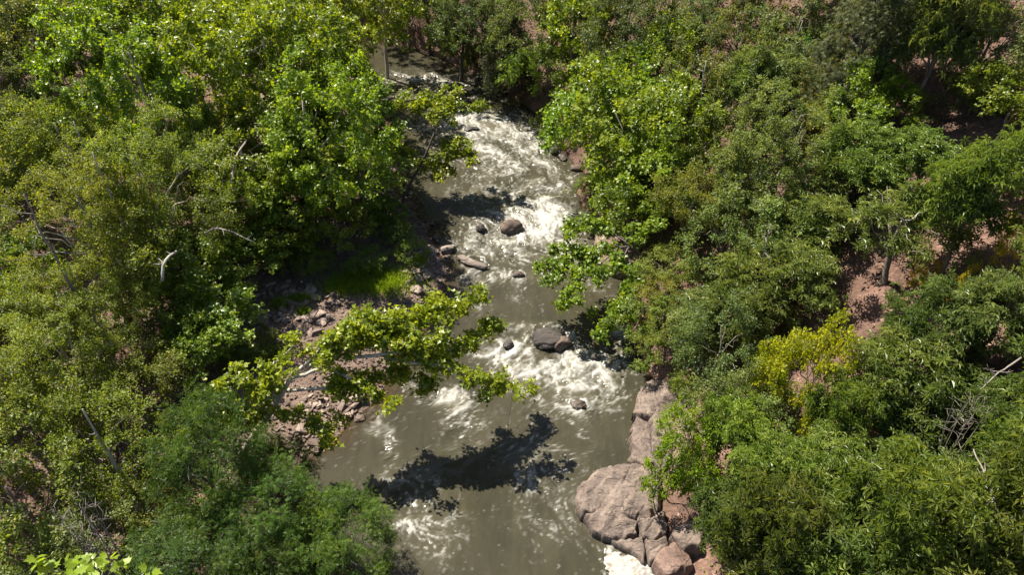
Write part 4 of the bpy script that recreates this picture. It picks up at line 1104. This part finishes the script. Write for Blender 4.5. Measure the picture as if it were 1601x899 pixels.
hero('sycamore_tree', 'sycamore stretching dark leafy branches from the right bank over the river below the big rapid',
     [(1020, 425, None), (1005, 405, 3.5), (985, 385, 5.2)],
     [[(985, 385, 5.2), (930, 392, 4.8), (880, 405, 4.4), (846, 418, 4.2)], [(960, 392, 5), (925, 425, 4.5), (900, 440, 4.1), (878, 476, 3.4)], [(985, 385, 5.2), (940, 352, 5.6), (900, 352, 5.8), (885, 365, 5.8)], [(1005, 405, 3.5), (985, 460, 3.2), (955, 495, 2.6), (934, 520, 2.2)], [(1005, 405, 3.6), (995, 440, 4), (975, 485, 3.2)], [(940, 400, 4.8), (900, 392, 4.9), (872, 390, 4.8)], [(985, 385, 5.2), (960, 420, 4.6), (940, 438, 4.2)], [(985, 390, 5), (1010, 360, 6), (1020, 350, 6.4)], [(940, 410, 4.7), (895, 418, 4.3), (862, 440, 4)]],
     93, .27, 'syc', .52, .6, .16, start=.3, bark='dark', color=(.95, 1, 1), side=.42)
hero('broadleaf_tree', 'bank tree with its lowest boughs over the shaded mouth of the lower rapid',
     [(1062, 545, None), (1045, 520, 3), (1035, 500, 4.5)],
     [[(1045, 520, 3), (1015, 520, 3.2), (985, 515, 3), (960, 510, 2.8)], [(1035, 500, 4.5), (1005, 480, 4.6), (985, 478, 4.5)], [(1045, 520, 3.2), (1020, 550, 3), (1005, 570, 2.6)], [(1035, 500, 4.5), (1040, 470, 5.2)]],
     94, .15, 'box', .5, .4, .1, bark='dark', color=(.8, .9, .9), side=.5, n_tw=8, n_leaf=18, lkind='ovate')

# top of a tall sycamore just below the camera: its leaves are large enough to pick out one by one
V_, F_ = [(0, 0, 0), (.20, .06, .03), (.52, .20, .07), (.36, .34, .04), (.50, .58, .0), (.22, .60, -.02), (.0, 1.0, -.14), (-.22, .60, -.02), (-.50, .58, 0), (-.36, .34, .04), (-.52, .20, .07), (-.20, .06, .03), (0, .42, -.05)], []
F_ = [(12, k, (k + 1) % 12) for k in range(12)]
leaf_me = mesh_np('leaf', V_, F_, [LEAF['syc']], True, {'tint': [.85] * 13})
top = at(120, 905, 26.0)
tall = thing('sycamore_tree', 'topmost sprig of a tall sycamore poking into the bottom left corner, large bright leaves', 'tree', (top[0], top[1] - .6, tz(top[0], top[1] - .6)))
tb = np.array(tall.location)
V, F = tube(smooth_path([np.array([0, 0, -.4]), np.array([.2, .1, 9]), np.array([-.1, .2, 18]), top - tb + np.array([0, -.3, -1.2])], 24), np.linspace(.42, .05, 24), 9)
link('trunk', mesh_np('trunk', V, F, [BARK['pale']], True), tall)
lr = np.random.default_rng(17)
for (px, py, n) in [(72, 873, 7), (92, 888, 6), (112, 878, 6), (130, 888, 7), (146, 872, 6), (162, 886, 6), (178, 874, 6), (186, 890, 6), (60, 895, 4), (120, 896, 5), (225, 897, 4)]:
    c = at(px, py, 26.0 + lr.uniform(-.3, .2)) - tb
    st = top - tb + np.array([0, -.3, -1.2])
    V, F = tube(smooth_path([st, (st + c) / 2 + np.array([0, 0, .05]), c], 6), np.linspace(.022, .006, 6), 5)
    link('twig', mesh_np('twig', V, F, [BARK['pale']], True), tall)
    for k in range(n):
        o = link('leaf', leaf_me, tall)
        o.location = c + lr.normal(0, .075, 3)
        o.rotation_euler = (lr.normal(.35, .4), lr.normal(0, .4), lr.uniform(0, 6.28)); s = lr.uniform(.12, .21); o.scale = (s, s, s)
        q = lr.uniform(.75, 1.15); o.color = (q * 1.0, q * 1.12, .9, 1)

# ------------------------------------------------------------------ dead wood
def dead(name, label, cat, path, r0, r1, bark='dead', branches=0, blen=1.2, seed=0, part='trunk', up=.3):
    rg = np.random.default_rng(seed)
    P = smooth_path([p if isinstance(p, np.ndarray) else pix(p) for p in path], 12)
    P[1:-1] += rg.normal(0, r0 * .22, (len(P) - 2, 3))
    base = P[0].copy()
    o = thing(name, label, cat, base)
    V, F = tube(P - base, np.linspace(r0, r1, len(P)) * (1 + rg.normal(0, .06, len(P))), 8)
    link(part, mesh_np(part, V, F, [BARK[bark]], True), o)
    for k in range(branches):
        u = rg.uniform(.3, .97); a = P[int(u * (len(P) - 1))] - base
        d = unit(np.array([rg.normal(0, 1), rg.normal(0, .7), up + rg.normal(0, .3)])); L = blen * rg.uniform(.5, 1.2) * (1.2 - u * .6)
        q = smooth_path([a, a + d * L * .5 + rg.normal(0, .08 * L, 3), a + d * L + np.array([0, 0, .15 * L])], 7)
        w = [tube(q, np.linspace(r1 * .9 + .012, .006, 7), 5)]
        for j in range(3):
            b = q[rg.integers(2, 6)]; e = unit(d + rg.normal(0, .7, 3)) * L * .35
            w.append(tube(np.array([b, b + e * .6, b + e]), [.012, .008, .004], 4))
        V, F = join(w)
        link('branch', mesh_np('branch', V, F, [BARK[bark]], True), o)
    return o
def canopy(px, py, up): return on_ground(px, py, up)[0] + np.array([0, 0, up])
def snag(label, px, py_top, up, seed, r0=.13, br=9, blen=2.0, bark='dead', dx=0, name='dead_tree'):
    topp = canopy(px, py_top, up); b = topp + np.array([dx, 0, -up]); b[2] = tz(b[0], b[1]) - .3
    return dead(name, label, 'dead tree', [b, (b + topp) / 2 + np.array([.12, 0, 0]), topp], r0, .03, bark, br, blen, seed)
snag('bare grey snag with thin side branches at the left edge', 38, 305, 14.0, 1, .17, 14, 2.6)
snag('white branched bare tree sticking out of the olive canopy', 145, 238, 13.0, 2, .15, 9, 2.6, 'white')
snag('thin pale bare stem beside the white branched tree', 115, 190, 13.0, 3, .1, 6, 1.6, 'white')
snag('bare pale stem among the bright sycamores by the far bend', 506, 92, 11.0, 4, .12, 5, 1.6)
snag('dark bare stem standing by the water at the far bend', 574, 85, 8.5, 5, .14, 4, 1.4, 'grey')
snag('bare pale fork in the green tree below the tan tree', 1104, 96, 9.5, 6, .1, 4, 1.5, 'white')
snag('bare twiggy top among the grey green trees left of the red slope', 1205, 350, 7.5, 7, .07, 9, 1.4)
snag('broken reddish stump at the left edge below the bare snag', 18, 548, 7.0, 8, .2, 3, .9)
snag('pale standing stub among the olive trees on the left', 129, 640, 9.3, 9, .2, 2, .6, 'white')
def lean(label, a, b, up, r0, r1, seed, bark='white', br=3, blen=.9):
    P = canopy(*a, up); Q = canopy(*b, up)
    g = P + (P - Q) * .6 - np.array([0, 0, 1.0])
    return dead('fallen_trunk', label, 'fallen trunk', [g, P, Q], r0, r1, bark, br, blen, seed)
lean('bent white dead trunk lying through the olive trees on the left', (258, 410), (277, 394), 8.2, .10, .08, 11, br=3)
lean('short white trunk end below the broad yellowish sycamore', (368, 248), (385, 220), 9.5, 0.1, .07, 12, 'dead', br=1)
lean('thin white trunk lying among sycamores uphill of the gravel bar', (345, 358), (396, 378), 7.6, .08, .04, 13, 'dead')
dead('fallen_trunk', 'bare log stranded across the upper river at the left bank', 'log', [(598, 158, .35), (630, 147, .7), (652, 139, .9)], .17, .08, 'dead', 3, .9, 15)
dead('dead_branch', 'dead forked branch rising from the hickories at the right edge', 'dead branch', [canopy(1558, 830, 5.2), canopy(1552, 775, 6.2), canopy(1521, 704, 7.0)], .055, .025, 'dead', 5, 1.4, 16)
dead('dead_branch', 'crooked pale branch above the dead forked one at the right edge', 'dead branch', [canopy(1596, 560, 4.8), canopy(1560, 585, 5.2), canopy(1530, 612, 5.2)], .05, .02, 'dead', 5, .8, 17)
dead('dead_branch', 'curved bare limb over the red slope above the open hickory', 'dead branch', [canopy(1450, 322, 5.6), canopy(1420, 345, 5.6), canopy(1395, 330, 5.8)], .06, .03, 'white', 4, .6, 18)
dead('drift_branch', 'thin bare twig trailing into the river below the big sycamore', 'twig', [(800, 612, 5.6), (798, 640, 3.6), (790, 668, 2.2), (778, 680, 1.5)], .02, .006, 'white', 4, .5, 19)
def brush(label, px, py, up, n, hgt, seed, bark='dead'):
    rg = np.random.default_rng(seed)
    c = canopy(px, py, up); c[2] -= hgt * .5
    g = c.copy(); g[2] = tz(c[0], c[1])
    o = thing('bare_brush', label, 'brush', g)
    for k in range(n):
        b = rg.normal(0, .25, 3) * [1, 1, 0]; e = np.array([rg.normal(0, .55), rg.normal(0, .55), c[2] - g[2] + hgt * rg.uniform(.6, 1)])
        q = smooth_path([b, (b * .4 + e * .6) * np.array([1.25, 1.25, 1]), e], 8)
        w = [tube(q, np.linspace(.04, .008, 8), 5)]
        for j in range(9):
            s = q[rg.integers(4, 8)]; d = unit(rg.normal(0, 1, 3) + [0, 0, .5]) * rg.uniform(.3, .8)
            w.append(tube(np.array([s, s + d * .5 + rg.normal(0, .04, 3), s + d]), [.014, .01, .005], 4))
        V, F = join(w); link('stem', mesh_np('stem', V, F, [BARK[bark]], True), o)
    return o
brush('bare grey brush among green crowns in the lower left', 128, 815, 8.6, 12, 3.0, 31)
brush('bare twiggy brush near the bottom right among the hickories', 1242, 868, 4.4, 9, 1.8, 32)
brush('brown bare thicket at the mouth of the lower rapid', 1030, 470, 3.2, 9, 1.8, 33, 'dark')
brush('bare twigs in the dark hollow beside the dead forked branch', 1515, 650, 4.2, 8, 2.0, 34, 'grey')

# ------------------------------------------------------------------ undergrowth, grass
ug = np.random.default_rng(44)
N = 17000
x = ug.uniform(-46, 48, N); y = ug.uniform(13, 112, N)
dl, dr = xl(y) - x, x - xr(y)
patch = fbm(x * .28, y * .28, 81, 3)
ok = ((dl > 15) | ((dl > 2.0) & ((y > BAR_Y1 + 2) | (y < BAR_Y0 - 1))) | (dr > 1.6)) & (patch > np.where(y > 84, .25, np.where(dr > 0, .40, .40)))
for (px, py, rr) in [(1410, 120, 2.0), (1530, 210, 3.2), (1400, 380, 2.6), (1440, 420, 2.0), (1340, 480, 3), (1300, 12, 4), (1590, 330, 3.5), (1150, 460, 1.8), (1585, 620, 3), (1310, 190, 1.5), (1550, 90, 2.5)]:
    w, _ = on_ground(px, py)
    ok &= np.hypot(x - w[0], y - w[1]) > rr
x, y = x[ok], y[ok]
C = np.stack([x, y, terrain(x, y) + .15], -1); C = C[:7000]
nl = 26
P = C[:, None, :] + ug.normal(0, 1, (len(C), nl, 3)) * np.array([.38, .38, .2])
P[..., 2] = np.maximum(P[..., 2], terrain(P[..., 0].ravel(), P[..., 1].ravel()).reshape(P.shape[:2]) + .03)
tint = np.clip(ug.normal(.5, .15, (len(C), 1)) + ug.normal(0, .15, (len(C), nl)), 0, 1)
P = P.reshape(-1, 3)
A = ug.normal(0, 1, P.shape) * [1, 1, .3]; Nn = ug.normal(0, .4, P.shape) + [0, 0, 1]
u_ = link('undergrowth', leaves_mesh('undergrowth', P, A, Nn, .17 * ug.uniform(.6, 1.4, len(P)), tint.ravel(), 'ovate', LEAF['shr']), kind='stuff'); u_.color = (.85, .95, .9, 1)
# dry leaves and chips of stone lying on the bare soil
N2 = 60000
x = ug.uniform(-40, 46, N2); y = ug.uniform(14, 100, N2)
dl, dr = xl(y) - x, x - xr(y); ok = (dr > 1.0) | (dl > 13)
x, y = x[ok], y[ok]
P = np.stack([x, y, terrain(x, y) + .02], -1)
A = ug.normal(0, 1, P.shape) * [1, 1, .35]; Nn = ug.normal(0, .45, P.shape) + [0, 0, 1]
m, nt, p, out = new_mat('dry_leaf')
a_ = node(nt, 'ShaderNodeAttribute', attribute_name='tint')
nt.links.new(ramp(nt, [(0, (.05, .03, .022)), (.5, (.15, .088, .066)), (1, (.28, .19, .155))], a_.outputs['Fac']), p.inputs['Base Color']); p.inputs['Roughness'].default_value = .8
LEAF['dry'] = m
link('leaf_litter', leaves_mesh('leaf_litter', P, A, Nn, ug.lognormal(-1.75, .35, len(P)), ug.uniform(0, 1, len(P)), 'ovate', m), kind='stuff')
gp = []
for (px, py, rx, ry, n) in [(590, 440, 58, 20, 5200), (540, 450, 30, 14, 1800), (440, 478, 16, 7, 450), (470, 470, 20, 8, 450), (475, 490, 10, 6, 250), (420, 560, 25, 15, 700), (1140, 440, 30, 16, 1200), (655, 412, 14, 10, 500)]:
    w, _ = on_ground(px, py); k = metres_per_px(px, py)
    sy = abs(at(px, py - ry)[1] - at(px, py + ry)[1]) / 2
    q = ug.normal(0, .55, (n, 2)) * [rx * k, sy] + w[:2]
    gp.append(q)
q = np.concatenate(gp); P = np.stack([q[:, 0], q[:, 1], terrain(q[:, 0], q[:, 1])], -1)
A = ug.normal(0, .35, P.shape) + [0, 0, 1]; Nn = ug.normal(0, 1, P.shape) * [1, 1, .2] + [0, .3, 0]
g_ = link('grass', leaves_mesh('grass', P, A, Nn, ug.uniform(.3, .75, len(P)), np.clip(ug.normal(.6, .2, len(P)), 0, 1), 'blade', LEAF['shr']), kind='stuff'); g_.color = (1.25, 1.35, 1, 1)
